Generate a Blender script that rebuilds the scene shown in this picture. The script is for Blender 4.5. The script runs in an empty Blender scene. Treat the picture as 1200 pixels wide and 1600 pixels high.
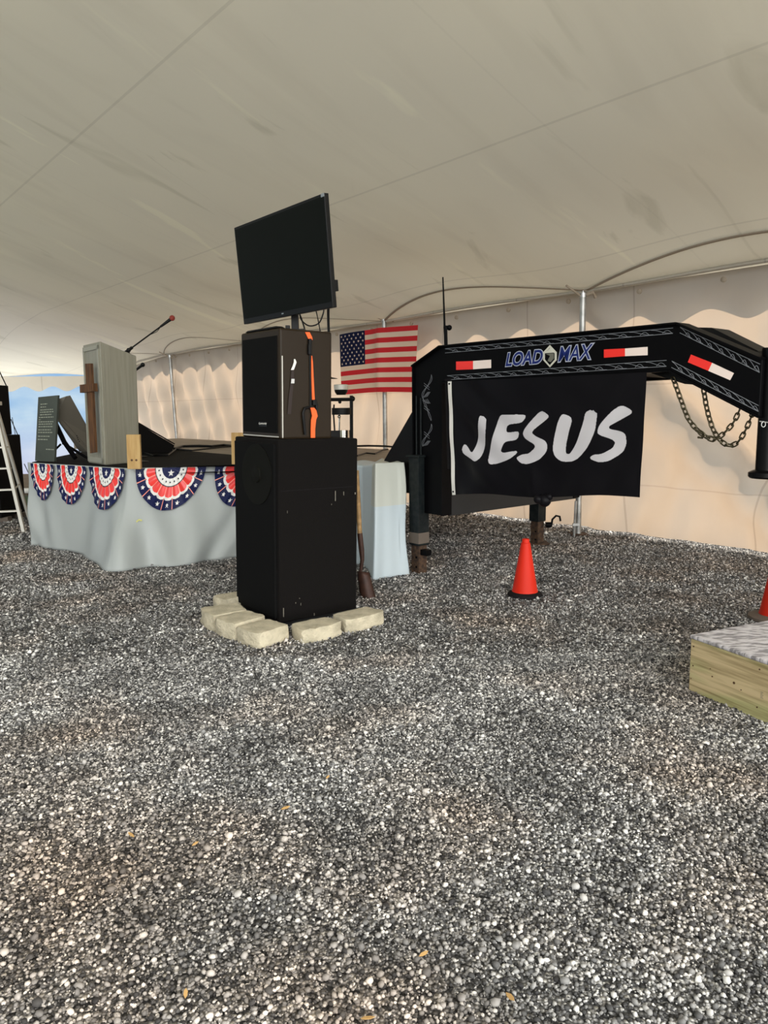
import bpy, bmesh, math, random
import numpy as np
from mathutils import Vector, Matrix
from mathutils.geometry import tessellate_polygon
random.seed(7)
rng = np.random.default_rng(5)
V = Vector
S = bpy.context.scene
COL = S.collection

# ------------------------------------------------------------------ camera
FP = 1155.6                                   # focal length in pixels of the 1200x1600 frame
EYE = V((0, 0, 1.5))
PITCH = math.atan(160 / FP)
ROLL = 0.010
fw = V((0, math.cos(PITCH), -math.sin(PITCH)))
r0 = V((1, 0, 0)); u0 = V((0, math.sin(PITCH), math.cos(PITCH)))
rt = math.cos(ROLL) * r0 - math.sin(ROLL) * u0
up = math.sin(ROLL) * r0 + math.cos(ROLL) * u0
cd = bpy.data.cameras.new('camera'); cam = bpy.data.objects.new('camera', cd); COL.objects.link(cam)
cd.sensor_fit = 'AUTO'; cd.sensor_width = 36; cd.lens = 26.0; cd.clip_end = 500
m = Matrix.Identity(4)
for i in range(3):
    m[i][0] = rt[i]; m[i][1] = up[i]; m[i][2] = -fw[i]; m[i][3] = EYE[i]
cam.matrix_world = m
S.camera = cam

# ------------------------------------------------------------------ exposure, sky, sun
S.view_settings.view_transform = 'Standard'; S.view_settings.look = 'None'
S.view_settings.exposure = 0.0; S.view_settings.gamma = 1.0
S.view_settings.use_curve_mapping = False
WD = V((-0.64, 0.77, 0)).normalized()         # direction of the right tent wall, away from us
WN = V((0.77, 0.64, 0)).normalized()          # its outward normal
SUN_STRENGTH = 11.0
SKY_AHEAD, SKY_BEHIND = 0.90, 8.0
SUN_COL = (1.0, 0.86, 0.70)
sl = bpy.data.lights.new('sun', 'SUN'); so = bpy.data.objects.new('sun', sl); COL.objects.link(so)
sl.energy = SUN_STRENGTH; sl.color = SUN_COL; sl.angle = 0.012
el = math.radians(25)
tosun = (V((0.97, 0.22, 0)).normalized() * math.cos(el) + V((0, 0, math.sin(el))))
so.rotation_euler = tosun.to_track_quat('Z', 'Y').to_euler()
so.location = (0, 0, 12)

w = bpy.data.worlds.new('world'); S.world = w; w.use_nodes = True
nt = w.node_tree; N = nt.nodes; Lk = nt.links
for n in list(N): N.remove(n)
out = N.new('ShaderNodeOutputWorld'); bg = N.new('ShaderNodeBackground'); bg.inputs[1].default_value = 0.95
tc = N.new('ShaderNodeTexCoord'); mp = N.new('ShaderNodeMapping'); mp.inputs['Scale'].default_value = (1, 1, 2.2)
nz = N.new('ShaderNodeTexNoise'); nz.inputs['Scale'].default_value = 9; nz.inputs['Detail'].default_value = 5
cr = N.new('ShaderNodeValToRGB')
cr.color_ramp.elements[0].position = 0.36; cr.color_ramp.elements[0].color = (0.27, 0.52, 0.86, 1)
cr.color_ramp.elements[1].position = 0.66; cr.color_ramp.elements[1].color = (0.72, 0.88, 0.98, 1)
sx = N.new('ShaderNodeSeparateXYZ')
mr = N.new('ShaderNodeMapRange'); mr.inputs[1].default_value = -0.005; mr.inputs[2].default_value = -0.09
mx = N.new('ShaderNodeMix'); mx.data_type = 'RGBA'; mx.inputs[7].default_value = (0.72, 0.72, 0.92, 1)
Lk.new(tc.outputs['Generated'], mp.inputs[0]); Lk.new(mp.outputs[0], nz.inputs[0]); Lk.new(nz.outputs[0], cr.inputs[0])
Lk.new(tc.outputs['Generated'], sx.inputs[0]); Lk.new(sx.outputs[2], mr.inputs[0])
mb = N.new('ShaderNodeMapRange'); mb.interpolation_type = 'SMOOTHSTEP'; mb.inputs[1].default_value = 0.15; mb.inputs[2].default_value = 0.85; mb.inputs[3].default_value = SKY_AHEAD; mb.inputs[4].default_value = SKY_BEHIND
dk = N.new('ShaderNodeVectorMath'); dk.operation = 'DOT_PRODUCT'; dk.inputs[1].default_value = (0.62, -0.78, 0); Lk.new(tc.outputs['Generated'], dk.inputs[0])
Lk.new(dk.outputs['Value'], mb.inputs[0]); Lk.new(mb.outputs[0], bg.inputs[1])      # sky strength raised behind and right of the camera, added as fill light
Lk.new(mr.outputs[0], mx.inputs[0]); Lk.new(cr.outputs[0], mx.inputs[6]); mb2 = N.new('ShaderNodeMapRange'); mb2.inputs[1].default_value = 0.3; mb2.inputs[2].default_value = -0.2; Lk.new(sx.outputs[1], mb2.inputs[0])
mw = N.new('ShaderNodeMix'); mw.data_type = 'RGBA'; mw.inputs[7].default_value = (0.73, 0.74, 0.73, 1); Lk.new(mb2.outputs[0], mw.inputs[0]); Lk.new(mx.outputs[2], mw.inputs[6]); Lk.new(mw.outputs[2], bg.inputs[0]); Lk.new(bg.outputs[0], out.inputs[0])

# ------------------------------------------------------------------ geometry helpers
def ray(px, py):
    return (fw * FP + rt * (px - 600) - up * (py - 800)).normalized()
def G(px, py, z=0.0):
    r = ray(px, py); return EYE + r * ((z - EYE.z) / r.z)
def D(px, py, y):
    r = ray(px, py); return EYE + r * (y / r.y)
def PL(px, py, P, n):
    r = ray(px, py); return EYE + r * ((P - EYE).dot(n) / r.dot(n))

WL = {}
XF = [None]
class B:
    def __init__(s): s.v = []; s.f = []; s.mi = []; s.cm = 0
    def add(s, vs, fs):
        o = len(s.v); s.v += [V(p) for p in vs]
        for f in fs: s.f.append(tuple(i + o for i in f)); s.mi.append(s.cm)
        return s
    def box(s, c, sz, ax=None):
        c = V(c); ax = ax or (V((1, 0, 0)), V((0, 1, 0)), V((0, 0, 1)))
        h = [V(a) * (d / 2) for a, d in zip(ax, sz)]
        vs = [c + h[0] * i + h[1] * j + h[2] * k for i in (-1, 1) for j in (-1, 1) for k in (-1, 1)]
        return s.add(vs, [(0, 1, 3, 2), (4, 6, 7, 5), (0, 4, 5, 1), (2, 3, 7, 6), (0, 2, 6, 4), (1, 5, 7, 3)])
    def para(s, p, a, b, c):
        return s.box(V(p) + (a + b + c) / 2, (1, 1, 1), (a, b, c))
    def prism(s, poly, d):
        poly = [V(p) for p in poly]; n = len(poly); d = V(d)
        vs = poly + [p + d for p in poly]
        tris = tessellate_polygon([poly])
        fs = [tuple(t) for t in tris] + [tuple(i + n for i in reversed(t)) for t in tris]
        fs += [(i, (i + 1) % n, (i + 1) % n + n, i + n) for i in range(n)]
        return s.add(vs, fs)
    def tube(s, pts, r, n=8, cap=True):
        pts = [V(p) for p in pts]; m = len(pts)
        rr = r if isinstance(r, (list, tuple)) else [r] * m
        vs = []; prev = None
        for i, p in enumerate(pts):
            t = (pts[min(i + 1, m - 1)] - pts[max(i - 1, 0)]).normalized()
            if prev is None:
                a = t.orthogonal().normalized()
            else:
                a = (prev - t * prev.dot(t)).normalized()
            prev = a; b = t.cross(a)
            for k in range(n):
                an = 2 * math.pi * k / n
                vs.append(p + (a * math.cos(an) + b * math.sin(an)) * rr[i])
        fs = [(i * n + k, i * n + (k + 1) % n, (i + 1) * n + (k + 1) % n, (i + 1) * n + k) for i in range(m - 1) for k in range(n)]
        if cap: fs += [tuple(range(n))[::-1], tuple((m - 1) * n + k for k in range(n))]
        return s.add(vs, fs)
    def lathe(s, c, prof, n=24, ax=(0, 0, 1)):
        c = V(c); ax = V(ax).normalized(); a = ax.orthogonal().normalized(); b = ax.cross(a)
        vs = []
        for r, z in prof:
            for k in range(n):
                an = 2 * math.pi * k / n
                vs.append(c + ax * z + (a * math.cos(an) + b * math.sin(an)) * max(r, 1e-4))
        m = len(prof)
        fs = [(i * n + k, i * n + (k + 1) % n, (i + 1) * n + (k + 1) % n, (i + 1) * n + k) for i in range(m - 1) for k in range(n)]
        fs += [tuple(range(n))[::-1], tuple((m - 1) * n + k for k in range(n))]
        return s.add(vs, fs)
    def ball(s, c, r, nu=12, nv=8):
        return s.lathe(c, [(r * math.sin(math.pi * i / nv), -r * math.cos(math.pi * i / nv)) for i in range(nv + 1)], nu)
    def grid(s, fn, nu, nv, mf=None):
        o = len(s.v)
        for j in range(nv + 1):
            for i in range(nu + 1): s.v.append(V(fn(i / nu, j / nv)))
        for j in range(nv):
            for i in range(nu):
                mi = s.cm if mf is None else mf((i + .5) / nu, (j + .5) / nv)
                if mi is None: continue
                a = o + j * (nu + 1) + i
                s.f.append((a, a + 1, a + nu + 2, a + nu + 1)); s.mi.append(mi)
        return s
    def ribbon(s, pts, P, n, th=0.002):
        """pts: (px, py, half width in px) on the plane P,n ; given thickness towards the normal"""
        L = []; R = []
        for i, (x, y, hw) in enumerate(pts):
            a = pts[max(i - 1, 0)]; b = pts[min(i + 1, len(pts) - 1)]
            dx, dy = b[0] - a[0], b[1] - a[1]; l = math.hypot(dx, dy) or 1
            nx, ny = -dy / l * hw, dx / l * hw
            L.append(PL(x + nx, y + ny, P, n)); R.append(PL(x - nx, y - ny, P, n))
        for i in range(len(pts) - 1):
            s.prism([L[i], L[i + 1], R[i + 1], R[i]], n * th)
        return s
    def build(s, name, mat, parent=None, smooth=None, bevel=0, label=None, solid=0):
        pts = s.v
        if XF[0] is not None: pts = [XF[0] @ p for p in pts]
        if parent is None:
            xs = [p.x for p in pts]; ys = [p.y for p in pts]; zs = [p.z for p in pts]
            o = V(((min(xs) + max(xs)) / 2, (min(ys) + max(ys)) / 2, min(zs)))
        else: o = WL[parent.name]
        me = bpy.data.meshes.new(name)
        me.from_pydata([tuple(p - o) for p in pts], [], s.f)
        mats = mat if isinstance(mat, (list, tuple)) else [mat]
        for q in mats: me.materials.append(q)
        me.polygons.foreach_set('material_index', s.mi)
        me.validate()
        if smooth is None or smooth is False:
            bm = bmesh.new(); bm.from_mesh(me); bmesh.ops.recalc_face_normals(bm, faces=bm.faces); bm.to_mesh(me); bm.free()
        else:
            bm = bmesh.new(); bm.from_mesh(me)
            if smooth != 'sheet': bmesh.ops.recalc_face_normals(bm, faces=bm.faces)
            for f in bm.faces: f.smooth = True
            if smooth != 'sheet':
                for e in bm.edges:
                    if len(e.link_faces) == 2 and e.calc_face_angle(0) > 0.7: e.smooth = False
            bm.to_mesh(me); bm.free()
        ob = bpy.data.objects.new(name, me); COL.objects.link(ob)
        if parent is None: ob.location = o
        else: ob.parent = parent
        WL[ob.name] = o
        if bevel:
            b = ob.modifiers.new('bevel', 'BEVEL'); b.width = bevel; b.segments = 2; b.limit_method = 'ANGLE'; b.angle_limit = 0.7
        if solid:
            b = ob.modifiers.new('solid', 'SOLIDIFY'); b.thickness = solid; b.offset = 0
        if label: ob['label'] = label
        return ob

def thing(name, label, cat, loc, group=None):
    o = bpy.data.objects.new(name, None); COL.objects.link(o)
    loc = V(loc)
    if XF[0] is not None: loc = XF[0] @ loc
    o.location = loc; o.empty_display_size = 0.1
    WL[o.name] = loc
    return tag(o, label, cat, group)
def tag(o, label, cat, group=None, kind=None):
    o['label'] = label; o['category'] = cat
    if group: o['group'] = group
    if kind: o['kind'] = kind
    return o
def struct(o, label=None):
    o['kind'] = 'structure'
    if label: o['label'] = label
    return o
def copy_thing(o, loc, label, group=None, rz=0):
    c = o.copy(); COL.objects.link(c); c.location = loc; c.rotation_euler.z += rz; WL[c.name] = V(loc)
    for ch in list(o.children):
        k = ch.copy(); COL.objects.link(k); k.parent = c
        for g in ch.children:
            q = g.copy(); COL.objects.link(q); q.parent = k
    c['label'] = label
    if group: c['group'] = group
    return c

# ------------------------------------------------------------------ materials
def mat(name, col, rough=0.6, metal=0.0, nscale=0, namt=0.0, bump=0.0, bscale=40, col2=None, trans=0.0, spec=None, stretch=None, tcol=None):
    m = bpy.data.materials.new(name); m.use_nodes = True
    t = m.node_tree; n = t.nodes; l = t.links
    p = n['Principled BSDF']; o = n['Material Output']
    p.inputs['Base Color'].default_value = (*col, 1); p.inputs['Roughness'].default_value = rough; p.inputs['Metallic'].default_value = metal
    if spec is not None: p.inputs['Specular IOR Level'].default_value = spec
    tcn = n.new('ShaderNodeTexCoord'); mpn = n.new('ShaderNodeMapping'); l.new(tcn.outputs['Object'], mpn.inputs[0])
    if stretch: mpn.inputs['Scale'].default_value = stretch
    csock = None
    if nscale:
        z = n.new('ShaderNodeTexNoise'); z.inputs['Scale'].default_value = nscale; z.inputs['Detail'].default_value = 6
        l.new(mpn.outputs[0], z.inputs[0])
        r = n.new('ShaderNodeValToRGB'); e = r.color_ramp.elements
        c2 = col2 or tuple(c * (1 - namt) for c in col)
        e[0].position = 0.38; e[0].color = (*c2, 1); e[1].position = 0.62; e[1].color = (*col, 1)
        l.new(z.outputs[0], r.inputs[0]); l.new(r.outputs[0], p.inputs['Base Color']); csock = r.outputs[0]
    if bump:
        z = n.new('ShaderNodeTexNoise'); z.inputs['Scale'].default_value = bscale; z.inputs['Detail'].default_value = 4
        l.new(mpn.outputs[0], z.inputs[0])
        b = n.new('ShaderNodeBump'); b.inputs['Strength'].default_value = bump; b.inputs['Distance'].default_value = 0.01
        l.new(z.outputs[0], b.inputs['Height']); l.new(b.outputs[0], p.inputs['Normal'])
    if trans:
        tr = n.new('ShaderNodeBsdfTranslucent'); tr.inputs[0].default_value = (*(tcol or col), 1)
        mxn = n.new('ShaderNodeMixShader'); mxn.inputs[0].default_value = trans
        l.new(p.outputs[0], mxn.inputs[1]); l.new(tr.outputs[0], mxn.inputs[2]); l.new(mxn.outputs[0], o.inputs[0])
    return m

M = {}
M['black_paint'] = mat('black_paint', (0.003, 0.003, 0.0035), 0.35, bump=0.05, bscale=30, spec=0.2)
M['trailer_black'] = mat('trailer_black', (0.002, 0.002, 0.0025), 0.5, spec=0.08)
M['panel_grey'] = mat('panel_grey', (0.02, 0.021, 0.022), 0.45, spec=0.3)
M['black_plastic'] = mat('black_plastic', (0.005, 0.005, 0.005), 0.45, spec=0.2)
M['carpet_black'] = mat('carpet_black', (0.005, 0.0042, 0.0038), 0.95, bump=0.3, bscale=300, spec=0.15)
M['grille'] = mat('grille', (0.004, 0.004, 0.004), 0.8, spec=0.1)
M['speaker_case'] = mat('speaker_case', (0.022, 0.0145, 0.008), 0.4, spec=0.15, bump=0.08, bscale=200)
M['screen'] = mat('screen', (0.005, 0.0062, 0.005), 0.5, spec=0.06)
M['steel'] = mat('steel', (0.45, 0.45, 0.44), 0.35, 0.9)
M['chrome'] = mat('chrome', (0.7, 0.68, 0.62), 0.15, 1.0)
M['galv'] = mat('galv', (0.5, 0.5, 0.48), 0.4, 0.7, nscale=6, namt=0.4)
M['rust'] = mat('rust', (0.10, 0.055, 0.03), 0.85, 0.2, nscale=30, col2=(0.035, 0.022, 0.015), bump=0.3)
M['dirty_black'] = mat('dirty_black', (0.004, 0.007, 0.008), 0.5, nscale=25, col2=(0.012, 0.015, 0.015), spec=0.2)
M['driver'] = mat('driver', (0.0045, 0.0045, 0.003), 0.7, spec=0.12)
M['strap_brown'] = mat('strap_brown', (0.022, 0.012, 0.009), 0.7)
M['orange'] = mat('orange', (1.0, 0.13, 0.02), 0.6)
M['cone_orange'] = mat('cone_orange', (0.62, 0.022, 0.007), 0.5, spec=0.2)
M['rubber'] = mat('rubber', (0.012, 0.011, 0.012), 0.8, bump=0.2, spec=0.1)
M['worn_base'] = mat('worn_base', (0.12, 0.095, 0.075), 0.85, bump=0.2)
M['white_paint'] = mat('white_paint', (0.75, 0.74, 0.70), 0.6)
M['wood_new'] = mat('wood_new', (0.50, 0.33, 0.13), 0.7, nscale=5, col2=(0.40, 0.24, 0.08), stretch=(6, 6, 0.6))
M['wood_cross'] = mat('wood_cross', (0.11, 0.045, 0.012), 0.7, nscale=6, col2=(0.05, 0.02, 0.006), stretch=(8, 8, 0.8))
M['pulpit'] = mat('pulpit', (0.27, 0.26, 0.205), 0.5, nscale=2.5, col2=(0.23, 0.22, 0.17), stretch=(14, 14, 0.5))
M['pulpit_groove'] = mat('pulpit_groove', (0.22, 0.21, 0.17), 0.7)
M['pulpit_trim'] = mat('pulpit_trim', (0.31, 0.30, 0.24), 0.45)
M['deck_black'] = mat('deck_black', (0.006, 0.0055, 0.005), 0.85, spec=0.1, nscale=3, namt=0.4)
M['deck_tan'] = mat('deck_tan', (0.36, 0.30, 0.235), 0.8, nscale=3, namt=0.35, stretch=(1, 6, 1))
M['block'] = mat('block', (0.62, 0.55, 0.40), 0.95, nscale=9, col2=(0.44, 0.39, 0.28), bump=0.9, bscale=60)
M['aluminium'] = mat('aluminium', (0.55, 0.53, 0.47), 0.5, 0.3)
M['chalk_green'] = mat('chalk_green', (0.05, 0.06, 0.048), 0.6, nscale=3, namt=0.3)
M['text_pale'] = mat('text_pale', (0.26, 0.28, 0.22), 0.8)
M['grey_back'] = mat('grey_back', (0.16, 0.145, 0.115), 0.6)
M['red'] = mat('red', (0.82, 0.015, 0.02), 0.5)
M['reflect_red'] = mat('reflect_red', (0.95, 0.03, 0.02), 0.35)
M['reflect_white'] = mat('reflect_white', (0.95, 0.80, 0.72), 0.35)
M['pinstripe'] = mat('pinstripe', (0.20, 0.21, 0.23), 0.4)
M['logo_blue'] = mat('logo_blue', (0.012, 0.025, 0.15), 0.5, spec=0.2)
M['logo_grey'] = mat('logo_grey', (0.50, 0.53, 0.62), 0.4)
M['logo_olive'] = mat('logo_olive', (0.15, 0.15, 0.12), 0.5)
M['logo_cream'] = mat('logo_cream', (0.62, 0.61, 0.52), 0.5)
M['flag_black'] = mat('flag_black', (0.005, 0.0045, 0.006), 0.45, spec=0.12)
M['flag_white'] = mat('flag_white', (0.62, 0.60, 0.62), 0.7)
M['hem_white'] = mat('hem_white', (0.80, 0.78, 0.72), 0.7)
M['usa_red'] = mat('usa_red', (0.55, 0.010, 0.018), 0.7, trans=0.25)
M['usa_white'] = mat('usa_white', (0.70, 0.58, 0.46), 0.7, trans=0.3)
M['usa_blue'] = mat('usa_blue', (0.006, 0.009, 0.035), 0.8, spec=0.1)
M['bunt_blue'] = mat('bunt_blue', (0.006, 0.010, 0.060), 0.45, spec=0.2)
M['bunt_white'] = mat('bunt_white', (0.75, 0.74, 0.70), 0.4)
M['bunt_red'] = mat('bunt_red', (0.80, 0.035, 0.03), 0.3)
M['bunt_dark'] = mat('bunt_dark', (0.01, 0.01, 0.02), 0.4)
M['bunt_pink'] = mat('bunt_pink', (0.85, 0.30, 0.22), 0.4)
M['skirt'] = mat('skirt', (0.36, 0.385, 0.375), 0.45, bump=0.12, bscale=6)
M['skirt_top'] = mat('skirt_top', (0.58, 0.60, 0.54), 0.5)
M['cloth_blue'] = mat('cloth_blue', (0.54, 0.62, 0.66), 0.5)
M['tape'] = mat('tape', (0.62, 0.60, 0.2), 0.6)
M['shovel_wood'] = mat('shovel_wood', (0.42, 0.25, 0.10), 0.7, nscale=20, namt=0.4)
M['shovel_metal'] = mat('shovel_metal', (0.055, 0.022, 0.013), 0.55, 0.3, nscale=20, namt=0.4)
M['leaf'] = mat('leaf', (0.55, 0.33, 0.12), 0.8)
M['grass'] = mat('grass', (0.05, 0.10, 0.03), 0.9, nscale=30, namt=0.4)
M['pale_slab'] = mat('pale_slab', (0.75, 0.76, 0.78), 0.9)  # pale surface for the unseen ground planes added to bounce light
M['dirt'] = mat('dirt', (0.20, 0.15, 0.10), 0.95, nscale=4, namt=0.2)
M['red_foam'] = mat('red_foam', (0.22, 0.03, 0.02), 0.9)
M['chain'] = mat('chain', (0.10, 0.085, 0.05), 0.4, 0.8)
M['rope'] = mat('rope', (0.3, 0.28, 0.2), 0.8)
M['webbing'] = mat('webbing', (0.30, 0.25, 0.19), 0.85)

# treated lumber with grain running along local X
def lumber():
    m = bpy.data.materials.new('treated_lumber'); m.use_nodes = True; n = m.node_tree.nodes; l = m.node_tree.links; p = n['Principled BSDF']
    tcn = n.new('ShaderNodeTexCoord'); mp = n.new('ShaderNodeMapping'); mp.inputs['Scale'].default_value = (1.1, 1.1, 26)
    l.new(tcn.outputs['Object'], mp.inputs[0])
    z = n.new('ShaderNodeTexNoise'); z.inputs['Scale'].default_value = 1.6; z.inputs['Detail'].default_value = 7; z.inputs['Distortion'].default_value = 0.3
    l.new(mp.outputs[0], z.inputs[0])
    r = n.new('ShaderNodeValToRGB'); e = r.color_ramp.elements
    e[0].position = 0.34; e[0].color = (0.30, 0.22, 0.10, 1); e[1].position = 0.55; e[1].color = (0.60, 0.47, 0.26, 1)
    l.new(z.outputs[0], r.inputs[0])
    mp2 = n.new('ShaderNodeMapping'); mp2.inputs['Scale'].default_value = (1.2, 1.2, 7); l.new(tcn.outputs['Object'], mp2.inputs[0])
    z2 = n.new('ShaderNodeTexNoise'); z2.inputs['Scale'].default_value = 0.9; l.new(mp2.outputs[0], z2.inputs[0])
    r2 = n.new('ShaderNodeValToRGB'); e = r2.color_ramp.elements
    e[0].position = 0.45; e[0].color = (1, 1, 1, 1); e[1].position = 0.55; e[1].color = (0.80, 0.95, 0.80, 1)
    l.new(z2.outputs[0], r2.inputs[0])
    x = n.new('ShaderNodeMix'); x.data_type = 'RGBA'; x.blend_type = 'MULTIPLY'; x.inputs[0].default_value = 1
    l.new(r.outputs[0], x.inputs[6]); l.new(r2.outputs[0], x.inputs[7]); l.new(x.outputs[2], p.inputs['Base Color']); p.inputs['Roughness'].default_value = 0.75
    return m
M['lumber'] = lumber()

def carpet():
    m = mat('grey_carpet', (0.52, 0.50, 0.53), 1.0, bump=0.0); n = m.node_tree.nodes; l = m.node_tree.links; p = n['Principled BSDF']
    tcn = n['Texture Coordinate']; mp = n['Mapping']; mp.inputs['Rotation'].default_value = (0, 0, 0.5); mp.inputs['Scale'].default_value = (14, 44, 14)
    z = n.new('ShaderNodeTexNoise'); z.inputs['Scale'].default_value = 1.0; z.inputs['Detail'].default_value = 3; l.new(mp.outputs[0], z.inputs[0])
    r = n.new('ShaderNodeValToRGB'); e = r.color_ramp.elements
    e[0].position = 0.42; e[0].color = (0.24, 0.225, 0.23, 1); e[1].position = 0.55; e[1].color = (0.56, 0.53, 0.54, 1)
    l.new(z.outputs[0], r.inputs[0]); l.new(r.outputs[0], p.inputs['Base Color'])
    b = n.new('ShaderNodeBump'); b.inputs['Strength'].default_value = 1; b.inputs['Distance'].default_value = 0.01
    l.new(z.outputs[0], b.inputs['Height']); l.new(b.outputs[0], p.inputs['Normal'])
    return m
M['carpet'] = carpet()

def gravel(name, island):
    m = bpy.data.materials.new(name); m.use_nodes = True; n = m.node_tree.nodes; l = m.node_tree.links; p = n['Principled BSDF']
    p.inputs['Roughness'].default_value = 0.75; p.inputs['Specular IOR Level'].default_value = 0.35
    geo = n.new('ShaderNodeNewGeometry')
    if island:
        rnd = geo.outputs['Random Per Island']
    else:
        vo = n.new('ShaderNodeTexVoronoi'); vo.inputs['Scale'].default_value = 80; l.new(geo.outputs['Position'], vo.inputs['Vector'])
        sp = n.new('ShaderNodeSeparateColor'); l.new(vo.outputs['Color'], sp.inputs[0]); rnd = sp.outputs[0]
    r = n.new('ShaderNodeValToRGB'); r.color_ramp.interpolation = 'LINEAR'; e = r.color_ramp.elements
    e[0].position = 0; e[0].color = (0.03, 0.028, 0.028, 1); e[1].position = 1; e[1].color = (0.95, 0.92, 0.86, 1)
    for pos, c in ((0.22, (0.09, 0.088, 0.086)), (0.50, (0.27, 0.262, 0.25)), (0.78, (0.52, 0.50, 0.475)), (0.93, (0.80, 0.77, 0.72))):
        q = e.new(pos); q.color = (*c, 1)
    l.new(rnd, r.inputs[0])
    # browner tint in noise patches, stronger around one spot in the left foreground
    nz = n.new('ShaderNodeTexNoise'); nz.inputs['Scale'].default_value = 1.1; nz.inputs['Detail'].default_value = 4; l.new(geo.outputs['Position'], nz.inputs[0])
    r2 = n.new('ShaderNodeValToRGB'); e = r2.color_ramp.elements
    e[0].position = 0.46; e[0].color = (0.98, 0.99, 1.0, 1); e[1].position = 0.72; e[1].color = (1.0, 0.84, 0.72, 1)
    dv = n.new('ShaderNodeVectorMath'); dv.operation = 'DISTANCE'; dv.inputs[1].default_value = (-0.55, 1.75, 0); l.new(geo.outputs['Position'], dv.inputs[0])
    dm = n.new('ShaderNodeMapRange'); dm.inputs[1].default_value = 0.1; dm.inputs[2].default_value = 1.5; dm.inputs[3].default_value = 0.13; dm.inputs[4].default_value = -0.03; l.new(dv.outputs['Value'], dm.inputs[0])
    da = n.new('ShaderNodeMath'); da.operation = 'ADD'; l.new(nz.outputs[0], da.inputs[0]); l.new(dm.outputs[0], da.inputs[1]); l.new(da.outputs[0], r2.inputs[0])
    # fine dark damp patches
    nz2 = n.new('ShaderNodeTexNoise'); nz2.inputs['Scale'].default_value = 2.3; nz2.inputs['Detail'].default_value = 5; l.new(geo.outputs['Position'], nz2.inputs[0])
    r3 = n.new('ShaderNodeValToRGB'); e = r3.color_ramp.elements
    e[0].position = 0.36; e[0].color = (0.62, 0.62, 0.62, 1); e[1].position = 0.60; e[1].color = (1.06, 1.06, 1.06, 1); l.new(nz2.outputs[0], r3.inputs[0])
    def mul(a, b):
        x = n.new('ShaderNodeMix'); x.data_type = 'RGBA'; x.blend_type = 'MULTIPLY'; x.inputs[0].default_value = 1
        l.new(a, x.inputs[6]); l.new(b, x.inputs[7]); return x.outputs[2]
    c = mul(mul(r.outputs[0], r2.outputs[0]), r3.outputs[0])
    if not island:
        r4 = n.new('ShaderNodeValToRGB'); e = r4.color_ramp.elements
        e[0].position = 0.25; e[0].color = (1, 1, 1, 1); e[1].position = 0.72; e[1].color = (0.25, 0.25, 0.25, 1)
        mm = n.new('ShaderNodeMath'); mm.operation = 'MULTIPLY'; mm.inputs[1].default_value = 1.0; l.new(vo.outputs['Distance'], mm.inputs[0])
        l.new(mm.outputs[0], r4.inputs[0]); c = mul(c, r4.outputs[0])
        b = n.new('ShaderNodeBump'); b.invert = True; b.inputs['Strength'].default_value = 0.9; b.inputs['Distance'].default_value = 0.012
        l.new(vo.outputs['Distance'], b.inputs['Height']); l.new(b.outputs[0], p.inputs['Normal'])
    l.new(c, p.inputs['Base Color'])
    return m
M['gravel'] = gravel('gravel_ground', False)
M['stone'] = gravel('gravel_stone', True)

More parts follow.
